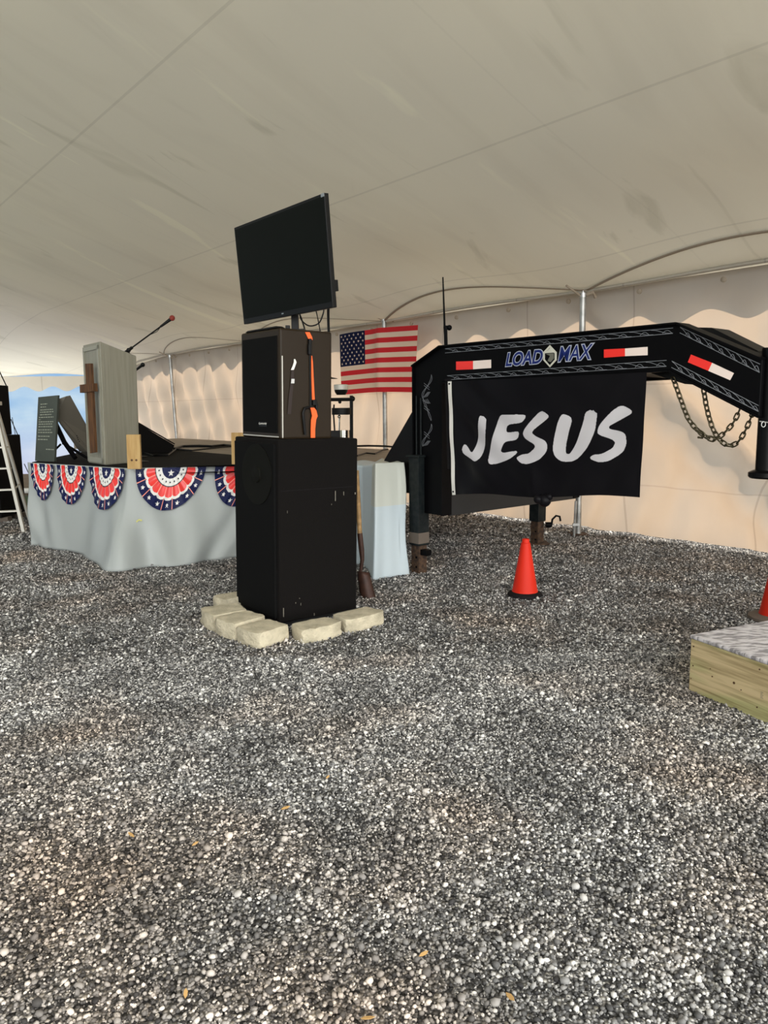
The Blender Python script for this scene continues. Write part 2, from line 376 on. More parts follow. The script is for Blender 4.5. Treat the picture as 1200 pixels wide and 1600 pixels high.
def fabric(name, col, tcol, trans, seam=None):
    m = bpy.data.materials.new(name); m.use_nodes = True; n = m.node_tree.nodes; l = m.node_tree.links
    for q in list(n): n.remove(q)
    o = n.new('ShaderNodeOutputMaterial'); d = n.new('ShaderNodeBsdfDiffuse'); t = n.new('ShaderNodeBsdfTranslucent'); x = n.new('ShaderNodeMixShader')
    x.inputs[0].default_value = trans
    geo = n.new('ShaderNodeNewGeometry')
    # coordinates along and across the wall
    def dot(v):
        k = n.new('ShaderNodeVectorMath'); k.operation = 'DOT_PRODUCT'; k.inputs[1].default_value = v; l.new(geo.outputs['Position'], k.inputs[0]); return k.outputs['Value']
    s_, q_ = dot(tuple(WD)), dot(tuple(WN))
    cb = n.new('ShaderNodeCombineXYZ'); l.new(s_, cb.inputs[0]); l.new(q_, cb.inputs[1])
    sz = n.new('ShaderNodeSeparateXYZ'); l.new(geo.outputs['Position'], sz.inputs[0]); l.new(sz.outputs[2], cb.inputs[2])
    def ramp(sock, p0, c0, p1, c1):
        r = n.new('ShaderNodeValToRGB'); e = r.color_ramp.elements; e[0].position = p0; e[0].color = (*c0, 1); e[1].position = p1; e[1].color = (*c1, 1); l.new(sock, r.inputs[0]); return r.outputs[0]
    def mul(a, b):
        k = n.new('ShaderNodeMix'); k.data_type = 'RGBA'; k.blend_type = 'MULTIPLY'; k.inputs[0].default_value = 1; l.new(a, k.inputs[6]); l.new(b, k.inputs[7]); return k.outputs[2]
    def noise(scale, sc, det=5, dist=0.0):
        mp = n.new('ShaderNodeMapping'); mp.inputs['Scale'].default_value = sc; l.new(cb.outputs[0], mp.inputs[0])
        z = n.new('ShaderNodeTexNoise'); z.inputs['Scale'].default_value = scale; z.inputs['Detail'].default_value = det; z.inputs['Distortion'].default_value = dist; l.new(mp.outputs[0], z.inputs[0]); return z.outputs[0]
    def band(sock, off, per, wd, dark):
        a = n.new('ShaderNodeMath'); a.operation = 'ADD'; a.inputs[1].default_value = off; l.new(sock, a.inputs[0])
        b = n.new('ShaderNodeMath'); b.operation = 'MODULO'; b.inputs[1].default_value = per; l.new(a.outputs[0], b.inputs[0])
        c = n.new('ShaderNodeMath'); c.operation = 'LESS_THAN'; c.inputs[1].default_value = wd; l.new(b.outputs[0], c.inputs[0])
        return ramp(c.outputs[0], 0.4, (1, 1, 1), 0.6, (dark,) * 3)
    white = n.new('ShaderNodeRGB'); white.outputs[0].default_value = (1, 1, 1, 1); c = white.outputs[0]
    if seam == 'roof':
        c = mul(c, ramp(noise(1.0, (1.6, 0.34, 0.34), 6, 0.6), 0.30, (0.93, 0.925, 0.92), 0.50, (1, 1, 1)))
        c = mul(c, ramp(noise(1.3, (1.0, 0.22, 0.2), 7, 0.8), 0.63, (1, 1, 1), 0.68, (1.09, 1.10, 1.07)))
        c = mul(c, ramp(noise(1.7, (0.8, 0.25, 0.2), 7, 1.0), 0.33, (0.86, 0.86, 0.84), 0.38, (1, 1, 1)))
        c = mul(c, ramp(noise(0.35, (1, 1, 1), 2), 0.3, (0.93, 0.93, 0.93), 0.7, (1.04, 1.03, 1.0)))
        c = mul(c, band(q_, 100.25, 2.02, 0.022, 0.88))
        c = mul(c, band(s_, 100.6, 5.8, 0.02, 0.965))
    else:
        c = mul(c, band(s_, 100.1, 1.52, 0.02, 0.80))
        c = mul(c, band(sz.outputs[2], 0.55, 1.15, 0.016, 0.86))
        c = mul(c, ramp(noise(0.8, (1, 1, 1), 4), 0.3, (0.88, 0.87, 0.86), 0.65, (1, 1, 1)))
    def tint(col):
        k = n.new('ShaderNodeMix'); k.data_type = 'RGBA'; k.blend_type = 'MULTIPLY'; k.inputs[0].default_value = 1; l.new(c, k.inputs[6]); k.inputs[7].default_value = (*col, 1); return k.outputs[2]
    l.new(tint(col), d.inputs[0]); l.new(tint(tcol), t.inputs[0])
    bz = noise(2.2, (1.2, 0.5, 0.7), 5, 0.5); b = n.new('ShaderNodeBump'); b.inputs['Strength'].default_value = 0.06 if seam == 'roof' else 0.35; b.inputs['Distance'].default_value = 0.03
    l.new(bz, b.inputs['Height']); l.new(b.outputs[0], d.inputs['Normal']); l.new(b.outputs[0], t.inputs['Normal'])
    l.new(d.outputs[0], x.inputs[1]); l.new(t.outputs[0], x.inputs[2]); l.new(x.outputs[0], o.inputs[0])
    return m
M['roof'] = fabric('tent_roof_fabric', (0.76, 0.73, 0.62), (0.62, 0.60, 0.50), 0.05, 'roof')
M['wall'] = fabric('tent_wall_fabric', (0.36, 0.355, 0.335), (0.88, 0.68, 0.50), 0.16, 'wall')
M['valance'] = fabric('valance_fabric', (0.50, 0.46, 0.39), (0.45, 0.43, 0.38), 0.12, 'wall')

# ------------------------------------------------------------------ the setting
W0 = V((2.37, 8.8, 0)); KY = 21.7
def He(s): return 2.85 if s < 12 else max(2.55, 2.85 - 0.3 * (s - 12) / 4.5)
S_END = 16.75
def roofz(s, q):
    P = W0 + WD * s - WN * q
    q2 = max(KY - P.y, 0); q = max(q, 0)
    a, b = q, q2 * 0.9
    h = max(0.9 - abs(a - b), 0) / 0.9
    mn = min(a, b) - h * h * 0.9 * 0.25
    mn = max(mn, 0)
    ph = 0.5 - 0.5 * math.cos(2 * math.pi * (s / 3.88))
    sag = 0.10 * ph * math.exp(-((q - 1.0) / 0.9) ** 2)       # belly between the poles
    return He(min(s, S_END)) + 0.27 * mn + 0.010 * mn * mn + sag
def roofP(s, q): 
    P = W0 + WD * s - WN * q; return V((P.x, P.y, roofz(s, q)))

b = B(); b.add([(-60, -25, 0), (30, -25, 0), (30, 40, 0), (-2.5, 40, 0), (-4.0, 17.5, 0), (-60, 17.5, 0)], [(0, 1, 2, 3, 4, 5)])
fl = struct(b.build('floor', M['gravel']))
def far_s(q): return (13.2 + 0.64 * q) / 0.77
def rg(u, v):
    q = -0.42 + 17 * v; return roofP(-8.2 + u * (far_s(q) + 8.2), q)
b = B(); b.grid(rg, 150, 90)
struct(b.build('ceiling', M['roof'], smooth='sheet'))

def wall_fold(s, z):
    t = (2.85 - z)
    d = 0.0
    # fan of folds dropping from each pole head
    k = round(s / 3.88); x = s - k * 3.88
    d += 0.055 * math.sin((x * 9 - t * 4.5)) * math.exp(-abs(x) * 0.45) * min(t * 1.2, 1)
    if s > 8: d += 0.10 * math.sin(x * 8 + t * 4.0 + 0.4 * math.sin(s * 1.3)) * min((s - 8) * .5, 1) * min(t, 1)
    d += 0.016 * math.sin(s * 7.1 + math.sin(z * 1.7) * 1.3) + 0.008 * math.sin(s * 17 + 3 * math.sin(z * 1.1 + s)) * min(1, t * .6)
    # big diagonal fold near the coupler
    e = (z - 1.75) - (s + 0.86) * 0.76
    g = math.exp(-((s + 2) / 2.0) ** 4)
    d += (0.22 * math.exp(-((e + 0.05) / 0.13) ** 2) - 0.12 * math.exp(-((e + 0.50) / 0.22) ** 2)) * g
    return d
b = B()
def wf(u, v):
    s = -10 + u * (S_END + 10); z = 0.04 + v * (He(s) + 0.015 - 0.04)
    P = W0 + WD * s + WN * (0.22 + wall_fold(s, z) * min(1, (He(s) - z) * 4)); return (P.x, P.y, z)
b.grid(wf, 420, 40)
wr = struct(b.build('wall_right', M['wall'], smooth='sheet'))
# scalloped valance hanging outside the wall, and on the open far side
def scal(s): return 0.36 + 0.07 * math.cos(2 * math.pi * s / 0.82)
b = B(); b.grid(lambda u, v: (W0 + WD * (-10 + u * (S_END + 10)) + WN * (0.40 + 0.01 * math.sin(u * 180)) + V((0, 0, 0.04 + He(-10 + u * (S_END + 10)) - v * scal(-10 + u * (S_END + 10) + 0.2)))), 500, 4)
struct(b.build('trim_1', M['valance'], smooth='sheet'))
K = W0 + WD * S_END
b = B(); b.grid(lambda u, v: (K.x - u * 14, K.y + 0.06, 2.55 - v * (scal(u * 14) + 0.0)), 260, 4)
struct(b.build('trim_2', M['valance'], smooth='sheet'))
# hem rope along the eaves
b = B(); b.tube([roofP(-10 + i * 0.25, 0.0) + WN * 0.02 - V((0, 0, .01)) for i in range(108)], 0.02, 6)
struct(b.build('trim_3', M['valance'], smooth=30))
b = B()
for i in range(22):
    s = -5.3 + i * 0.93
    b.lathe(W0 + WD * s + WN * 0.02 + V((0, 0, He(s) - 0.10)), [(0.006, -0.01), (0.028, 0.0), (0.028, 0.02), (0.006, 0.03)], 10, ax=tuple(WN))
struct(b.build('trim_4', M['webbing'], smooth=30))
# webbing arches sewn under the roof between pole heads
POLE_S = [-3.9, 0.0, 3.66, 7.75, 11.8, 15.8]
for i in range(len(POLE_S) - 1):
    s0, s1 = POLE_S[i], POLE_S[i + 1]
    b = B(); pts = []
    for k in range(41):
        f = k / 40; s = s0 + (s1 - s0) * f; q = 0.46 * (1 - abs(2 * f - 1) ** 2.1)
        pts.append((s, q))
    L = []; R = []
    for k, (s, q) in enumerate(pts):
        a = pts[max(k - 1, 0)]; c = pts[min(k + 1, 40)]; ds, dq = c[0] - a[0], c[1] - a[1]; l = math.hypot(ds, dq)
        hw = 0.017 if i < 2 else 0.009
        for sgn, lst in ((1, L), (-1, R)): lst.append(roofP(s - dq / l * hw * sgn, max(q + ds / l * hw * sgn, 0)) - V((0, 0, 0.012)))
    n = len(L); b.add(L + R, [(j, j + 1, n + j + 1, n + j) for j in range(n - 1)])
    struct(b.build('trim_%d' % (5 + i), M['webbing'], smooth='sheet', solid=0.004))
# ground beyond the far open side, plus unseen planes added to steer bounce light
b = B(); b.box((-35, -3.9, 0.01), (50, 42, 0.03)); struct(b.build('lawn', M['grass']), 'dark grass left of the tent')  # out of view, added dark so less light bounces onto the left ceiling
b = B(); b.box((8, -12, 0.015), (34, 17, 0.04)); struct(b.build('apron', M['pale_slab']), 'pale paved apron in the open behind the camera')  # out of view, added to bounce light onto the near ceiling
b = B(); q_ = W0 + WD * 3 + WN * 3.0; b.box((q_.x, q_.y, 0.01), (32, 5.2, 0.03), (WD, WN, V((0, 0, 1)))); struct(b.build('slab', M['pale_slab']), 'pale slab outside the right tent wall')  # out of view, added to bounce light onto the lower wall
b = B(); b.box((-14, 12.4, 0.01), (18, 1.5, 0.03)); tag(b.build('lawn', M['grass']), 'strip of green grass beyond the ladder and speaker stack', 'grass', kind='structure')
b = B(); b.box((-17, 15.6, 0.03), (24.6, 3.9, 0.08)); struct(b.build('bank', M['dirt']), 'tan earth bank beyond the grass')
b = B(); b.tube([(-20, 13.4, 0.10), (-4.9, 13.4, 0.10)], 0.05, 8); tag(b.build('pipe', M['white_paint'], smooth=30), 'white pipe lying along the grass beyond the stage', 'pipe')

# ------------------------------------------------------------------ tent poles
def tent_pole(base, top, label, clamp=True):
    base = V(base); top = V(top)
    t = thing('tent_pole', label, 'pole', base, 'galvanised poles along the tent wall')
    b = B(); b.tube([base + V((0, 0, 0.0)), top], 0.036, 14); b.build('shaft', M['galv'], t, smooth=30)
    ax = (top - base).normalized()
    b = B(); b.lathe(top - ax * 0.02, [(0.045, 0), (0.045, 0.05), (0.012, 0.055), (0.012, 0.075)], 12, ax=tuple(ax)); b.build('pole_head', M['steel'], t, smooth=30)
    b = B(); b.tube([top - ax * 0.02, top + V((-0.22, -0.1, 0.10))], 0.012, 6); b.tube([top, top + V((0.10, -0.05, 0.03)), top + V((0.14, 0, -0.02))], 0.02, 6); b.build('strap', M['webbing'], t)
    b = B(); b.box(base + V((0, 0, 0.012)), (0.2, 0.16, 0.02)); b.build('foot_plate', M['rust'], t)
    return t
tent_pole(G(903, 836), PL(911, 462, G(903, 836), V((0, 1, 0))), 'galvanised tent pole with a ground stake behind the black flag')
p603 = W0 + WD * 3.66; tent_pole((p603.x, p603.y, 0), (p603.x, p603.y, 2.86), 'galvanised tent pole behind the striped flag')
p267 = D(281, 742, 17.6); tent_pole((p267.x, p267.y, 0), D(265.5, 557, 17.7), 'galvanised tent pole on the far wall right of the pulpit')
sb = G(897, 838)
b = B(); b.tube([sb + V((0, 0, -0.0)), sb + V((0.01, 0, 0.42))], 0.014, 8); b.box(sb + V((0.02, 0, 0.14)), (0.08, 0.03, 0.03))
tag(b.build('ground_stake', M['galv']), 'thin metal stake beside the tent pole foot behind the flag', 'stake')
# ------------------------------------------------------------------ trailer with a raised gooseneck
F = V((0.634, -0.773, 0)).normalized()        # towards the hitch
R_ = -F
WW = V((0.773, 0.634, 0)).normalized()        # across the trailer, away from us
P0 = V((0.523, 6.5, 0))
def TP(t, u, z): return P0 + F * t + WW * u + V((0, 0, z))
NF = -WW                                      # near side faces us
def SPX(px, py, u=0.0): return PL(px, py, TP(0, u, 0), NF)
def st(px, py, u=0.0):
    q = SPX(px, py, u) - P0; return q.dot(F), q.z
tr = thing('gooseneck_trailer', 'black gooseneck trailer frame with lettered upper beam holding the black flag', 'trailer', TP(0, 1, 0))
tb, ztb = st(1060, 508)[0], 2.03
te = st(1191, 563)[0]
zt0, zb0 = st(692, 542)[1], st(697, 596)[1]
ZT, ZB = st(1058, 507)[1], st(1046, 578)[1]
tbb = st(1046, 578)[0]
ze_t, ze_b = st(1191, 562)[1], st(1190, 650)[1]
# riser and neck side plates
def beam_poly(u, zt_end=ze_t, zb_end=ze_b):
    return [TP(-0.38, u, 0.56), TP(-0.38, u, 1.88), TP(-0.02, u, zt0), TP(tb, u, ZT), TP(te, u, zt_end), TP(te, u, zb_end), TP(tbb, u, ZB), TP(0.0, u, zb0), TP(0.0, u, 0.56)]
b = B(); b.prism(beam_poly(0), WW * 0.10); b.build('near_neck_beam', M['trailer_black'], tr, bevel=0.004)
b = B()
def flange(pts, u0, wd, th=0.012):
    for a, c in zip(pts[:-1], pts[1:]):
        d = (c - a).normalized(); nrm = d.cross(WW).normalized()
        b.para(a + WW * u0, c - a, WW * wd, nrm * th)
flange([TP(-0.38, 0, 1.88), TP(-0.02, 0, zt0), TP(tb, 0, ZT), TP(te, 0, ze_t)], -0.035, 0.16)
flange([TP(0.0, 0, zb0 - .012), TP(tbb, 0, ZB - .012), TP(te, 0, ze_b - .012)], -0.02, 0.14)
b.para(TP(-0.005, -0.02, 0.56), WW * 0.12, F * 0.012, V((0, 0, 1.18)))
b.para(TP(-0.385, -0.02, 0.56), WW * 0.12, F * 0.012, V((0, 0, 1.32)))
b.build('beam_flange', M['trailer_black'], tr)
# far beam converging to the coupler
b = B()
fu = [TP(-0.38, 1.9, 1.88), TP(-0.02, 1.9, zt0), TP(1.35, 1.55, ZT + 0.02), TP(te + .1, 0.22, 1.80), TP(te + .1, 0.22, 1.50), TP(1.30, 1.55, ZB), TP(0, 1.9, zb0), TP(0, 1.9, 0.56), TP(-0.38, 1.9, 0.56)]
b.prism(fu, WW * 0.1); b.build('far_neck_beam', M['trailer_black'], tr)
b = B(); b.prism([SPX(1062, 511, .55), SPX(1112, 512, .55), SPX(1200, 556, .55), SPX(1200, 585, .55)], WW * 0.25); b.build('neck_top_plate', M['black_plastic'], tr)
b = B(); b.prism([SPX(1010, 581, .06), SPX(1046, 573, .06), SPX(1088, 590, .06), SPX(1084, 601, .06), SPX(1070, 600, .06)], WW * 0.35); b.build('under_neck_plate', M['black_plastic'], tr)
# bulkhead and triangular side gusset
b = B(); b.box(TP(-0.02, 1.02, 1.02), (0.02, 1.86, 0.94), (F, WW, V((0, 0, 1)))); b.build('bulkhead', M['panel_grey'], tr)
b = B(); b.prism([TP(-0.38, 0.03, 1.52), TP(-0.42, 0.03, 1.50), TP(-0.95, 0.03, 0.90), TP(-0.95, 0.03, 0.72), TP(-0.38, 0.03, 0.72)], WW * 0.05); b.build('side_gusset', M['black_paint'], tr)
b = B(); b.box(TP(-5.5, 1.05, 0.875), (9.4, 2.2, 0.13), (F, WW, V((0, 0, 1)))); b.build('deck', M['deck_tan'], tr)
# vertical cable chain bar beside the flag hem
b = B(); b.prism([SPX(695, 592, -.02), SPX(703, 592, -.02), SPX(705, 733, -.02), SPX(699, 733, -.02)], WW * 0.02); b.build('rubber_flap', M['rubber'], tr)
# reflector strips
def quad_part(name, pts, m, u=-0.002, parent=tr, th=0.003, label=None):
    b = B(); b.prism([SPX(x, y, u) for x, y in pts], NF * th); return b.build(name, m, parent, label=label)
for (a, c, d, e, f, g) in (((713, 565), (739.5, 564), (739.5, 577), (713, 578), (767.5, 562), (767.5, 575)),
                           ((944, 546), (977, 544.5), (977, 556.5), (944, 559), (1012, 542), (1012, 555)),
                           ((1080, 554), (1113, 567), (1107, 579.5), (1075, 566), (1147, 583), (1141, 594))):
    r = quad_part('reflector_strip', [a, c, d, e], M['reflect_red'], label='red half of a reflector strip')
    quad_part('reflector_strip', [c, f, g, d], M['reflect_white'], label='white half of a reflector strip')
# pinstripe ornament
def strip(b, pts2, hw=0.0018):
    P = [TP(t, -0.003, z) for t, z in pts2]
    for a, c in zip(P[:-1], P[1:]):
        d = (c - a); n2 = d.cross(WW).normalized() * hw
        b.prism([a + n2, c + n2, c - n2, a - n2], NF * 0.0015)
b = B()
def orn(ta, za_t, za_b, tc, zc_t, zc_b, reps):
    strip(b, [(ta, za_t), (tc, zc_t)]); strip(b, [(ta, za_b), (tc, zc_b)])
    lerp = lambda f, q: (ta + (tc - ta) * f, (za_b + (zc_b - za_b) * f) * (1 - q) + (za_t + (zc_t - za_t) * f) * q)
    for k in range(reps):
        f0 = (k + 0.05) / reps; f1 = (k + 1.15) / reps
        strip(b, [lerp(f0 + (min(f1, 1) - f0) * i / 10, 0.5 + 0.42 * math.cos(math.pi * min(1, i / 9))) for i in range(11)], 0.0016)
        strip(b, [lerp((k + 0.55) / reps + 0.4 / reps * i / 6, 0.15 + 0.5 * math.sin(math.pi * i / 6)) for i in range(7)], 0.0014)
def ornp(tl_, bl_, tr_, br_, n):
    a0_, a1_, c0_, c1_ = st(*tl_), st(*bl_), st(*tr_), st(*br_)
    orn(a0_[0], a0_[1], a1_[1], c0_[0], c0_[1], c1_[1], n)
ornp((696, 545), (696, 551.5), (1052, 512.5), (1052, 521), 13)
ornp((699, 587), (699, 593.5), (1042, 563), (1042, 572.5), 13)
ornp((1063, 511), (1063, 520), (1188, 569), (1188, 582), 7)
ornp((1050, 564), (1050, 574), (1186, 634), (1186, 643), 7)
# barbed wire ornament on the riser
for k, (zc, sg) in enumerate(((1.70, 1), (1.50, -1), (1.27, 1), )):
    for w_ in (0.0, 0.02):
        strip(b, [(-0.20 + sg * 0.055 * math.cos(i / 14 * math.pi) + w_ * math.sin(i / 14 * 6), zc + 0.10 - 0.2 * i / 14) for i in range(15)], 0.0016)
    for j in range(4):
        strip(b, [(-0.26 - 0.02 * j + .06, zc - 0.09 * sg - 0.004 * j), (-0.22 - 0.01 * j + .06, zc - 0.05 * sg)], 0.0015)
    strip(b, [(-0.24, zc + 0.03), (-0.17, zc - 0.01)], 0.0015); strip(b, [(-0.24, zc + 0.01), (-0.17, zc - 0.03)], 0.0015)
b.build('pinstripe_ornament', M['pinstripe'], tr, label='silver pinstripe ornament along the beam')
# lettering
def text2d(s_, size=1.0, shear=0.0, offset=0.0, res=4):
    c = bpy.data.curves.new('txt', 'FONT'); c.body = s_; c.size = size; c.shear = shear; c.offset = offset; c.resolution_u = res; c.fill_mode = 'FRONT'
    o = bpy.data.objects.new('txt', c); COL.objects.link(o)
    dg = bpy.context.evaluated_depsgraph_get(); me = bpy.data.meshes.new_from_object(o.evaluated_get(dg))
    vs = [(v.co.x, v.co.y) for v in me.vertices]; fs = [tuple(p.vertices) for p in me.polygons]
    bpy.data.objects.remove(o); bpy.data.curves.remove(c); bpy.data.meshes.remove(me)
    return vs, fs
def letters(b, s_, p_bl, p_br, height, nrm, upv, off, fit=None, bold=0.0, shear=0.25, raise_=0.0):
    vs, fs = text2d(s_, 1.0, shear, bold)
    vs0, _ = text2d(s_, 1.0, shear, 0.0)
    x0 = min(v[0] for v in vs0); x1 = max(v[0] for v in vs0); y0 = min(v[1] for v in vs0); y1 = max(v[1] for v in vs0)
    d = p_br - p_bl
    b.add([p_bl + d * ((x - x0) / (x1 - x0)) + upv * (height * (y - y0) / (y1 - y0)) + nrm * (off + raise_) for x, y in vs], fs)
Z = V((0, 0, 1))
def word(s_, pxa, ya, pxb, yb, h, b1=0.065, b2=0.022):
    A = SPX(pxa, ya); C = SPX(pxb, yb)
    b = B(); letters(b, s_, A, C, h, NF, Z, 0.003, bold=b1); b.build('lettering', M['logo_grey'], tr, label='pale outline of the beam lettering')
    b = B(); letters(b, s_, A, C, h, NF, Z, 0.0045, bold=b2); b.build('lettering', M['logo_blue'], tr, label='blue slanted beam lettering')
word('LOAD', 791, 572, 848, 567, 0.098)
word('MAX', 873, 565, 926, 560.5, 0.103, 0.055, 0.008)
def rhomb(cx, cy, w_, h_, m, off, lab):
    b = B(); b.prism([SPX(cx, cy - h_), SPX(cx + w_, cy - h_ * .35), SPX(cx + w_, cy + h_ * .35), SPX(cx, cy + h_), SPX(cx - w_, cy + h_ * .35), SPX(cx - w_, cy - h_ * .35)], NF * off); b.build('emblem', m, tr, label=lab)
rhomb(859.5, 556.5, 10.5, 17.5, M['logo_cream'], 0.003, 'cream border of the diamond emblem')
rhomb(859.5, 557, 7.5, 13.5, M['trailer_black'], 0.004, 'black field of the diamond emblem')
b = B(); b.prism([SPX(852, 552), SPX(866, 551), SPX(860, 544)], NF * 0.005); b.build('emblem', M['logo_cream'], tr, label='pale peak in the diamond emblem')
b = B(); b.prism([SPX(853, 553), SPX(866, 552), SPX(866, 560), SPX(861, 566), SPX(856, 564), SPX(860, 556)], NF * 0.005); b.build('emblem', M['logo_olive'], tr, label='olive road shape in the diamond emblem')
# coupler tube at the hitch
cc = PL(1197, 742, TP(te + 0.02, 0.10, 0), V((0, 1, 0)))
b = B(); b.lathe((cc.x, cc.y, 1.09), [(0.062, 0), (0.062, 0.75)], 20); b.build('coupler_tube', M['black_paint'], tr, smooth=30)
b = B(); b.lathe((cc.x, cc.y, 1.065), [(0.09, 0), (0.10, 0.01), (0.10, 0.035), (0.07, 0.05)], 20); b.build('coupler_foot', M['black_paint'], tr, smooth=30)
b = B(); q = PL(1192, 655, cc - V((0, 0.07, 0)), V((0, 1, 0))); b.tube([q + V((0.012 * math.sin(a_ / 2), -0.01, 0.016 * math.cos(a_ / 2) - 0.03)) for a_ in range(14)], 0.003, 6); b.tube([q + V((-.02, 0, -.012)), q + V((.03, -.012, -.02))], 0.004, 6); b.build('safety_pin', M['galv'], tr, smooth=30)
# landing jacks
def jack(base, zt, inner_h, name='landing_jack'):
    base = V(base); ax = (F, WW, Z)
    # sub-parts under the jack tube
    b = B(); b.box(base + Z * ((zt + inner_h) / 2), (0.13, 0.13, zt - inner_h), ax); b.box(base + Z * (zt + 0.01), (0.17, 0.17, 0.02), ax)
    j = b.build('landing_jack', M['dirty_black'], tr, bevel=0.004)
    b = B(); b.box(base + Z * ((inner_h + 0.05) / 2 ), (0.10, 0.10, inner_h + 0.05), ax); b.build('inner_leg', M['rust'], j, label='rusty inner leg with bolt holes')
    for hz in (0.06, 0.15):
        b = B(); b.lathe(base + Z * hz + NF * 0.045 + F * 0.02, [(0.01, 0), (0.01, 0.012)], 10, ax=tuple(NF)); b.build('bolt_hole', M['trailer_black'], j)
    return j, base
jb = G(655, 894)
j1, _ = jack(jb, st(655, 716, -0.12)[1] - 0.0, 0.26)
b = B(); b.box(jb + Z * 0.33, (0.132, 0.132, 0.10), (F, WW, Z)); b.build('mud_band', M['worn_base'], j1)
b = B(); b.box(jb + Z * 0.20 + F * 0.09, (0.09, 0.06, 0.05), (F, WW, Z)); b.build('jack_latch', M['trailer_black'], j1)
b = B(); b.tube([jb + Z * 1.05 - F * .03, jb + Z * 1.62 - F * .03], 0.008, 6); b.tube([jb + Z * 1.05 + F * .03, jb + Z * 1.60 + F * .03], 0.008, 6); b.build('guide_rod', M['dirty_black'], j1)
jf = G(839, 850)
j2, _ = jack(jf, 0.80, 0.26)
b = B(); b.box(jf + Z * 0.01, (0.24, 0.2, 0.02)); b.build('foot_plate', M['rust'], j2)
cb = PL(853, 820, jf + V((0, -0.05, 0)), V((0, 1, 0)))
b = B(); b.tube([cb, cb + V((0.06, 0, 0))], 0.03, 10); 
b.tube([cb + V((0.06, 0, -0.01)), cb + V((0.07, 0, 0.06)), cb + V((0.11, 0, 0.10)), cb + V((0.15, 0, 0.09)), cb + V((0.16, 0, 0.04))], 0.012, 8); b.build('crank_handle', M['trailer_black'], j2, smooth=30)

# chains
def chain(pxs, label, u=0.05):
    P = [SPX(x, y, u) for x, y in pxs]
    # Catmull-Rom resample
    C = []
    for i in range(len(P) - 1):
        a, b_, c, d = P[max(i - 1, 0)], P[i], P[i + 1], P[min(i + 2, len(P) - 1)]
        for k in range(20):
            t = k / 20
            C.append(0.5 * ((2 * b_) + (c - a) * t + (2 * a - 5 * b_ + 4 * c - d) * t * t + (3 * b_ - a - 3 * c + d) * t ** 3))
    C.append(P[-1])
    pitch = 0.037; pos = [C[0]]; acc = 0
    for a, c in zip(C[:-1], C[1:]):
        l = (c - a).length
        while acc + l >= pitch:
            f = (pitch - acc) / l; a = a.lerp(c, f); pos.append(a); l = (c - a).length; acc = 0
        acc += l
    bb = B()
    for i in range(len(pos) - 1):
        a, c = pos[i], pos[i + 1]; m_ = (a + c) / 2; d = (c - a).normalized()
        sd = d.cross(WW).normalized() if i % 2 else (d.cross(WW).normalized() * 0.45 + WW * 0.9).normalized()
        pts = []
        for k in range(13):
            an = 2 * math.pi * k / 12
            pts.append(m_ + d * (math.cos(an) * 0.013 + (0.011 if math.cos(an) > 0.1 else -0.011 if math.cos(an) < -0.1 else 0)) + sd * math.sin(an) * 0.013)
        bb.tube(pts, 0.005, 6, cap=False)
    return tag(bb.build('safety_chain', M['chain'], smooth=30), label, 'chain', 'safety chains under the trailer neck')
chain([(1051, 590), (1055, 600), (1064, 625), (1076, 655), (1092, 674), (1112, 687), (1125, 682), (1145, 662), (1157, 637), (1161, 630)], 'steel safety chain hanging furthest left under the neck, with hooks')
chain([(1097, 598), (1099, 606), (1104, 636), (1112, 665), (1122, 684), (1137, 696), (1152, 692), (1166, 670), (1177, 643), (1180, 636)], 'steel safety chain looping lowest and ending next to the coupler tube', 0.12)
b = B(); h0 = SPX(1086, 671, .02); b.tube([h0, h0 + V((0.02, 0, -0.01)), h0 + V((0.05, 0, -0.03)), h0 + V((0.05, 0, -0.055)), h0 + V((0.02, 0, -0.05))], 0.007, 8)
tag(b.build('chain_hook', M['chain'], smooth=30), 'upper left steel hook closing the left safety chain', 'hook')
b = B(); h0 = SPX(1103, 682, .02); b.tube([h0, h0 + V((0.03, 0, -0.0)), h0 + V((0.06, 0, -0.01)), h0 + V((0.055, 0, -0.03))], 0.007, 8)
tag(b.build('chain_hook', M['chain'], smooth=30), 'lower right steel hook where the two safety chains cross', 'hook')

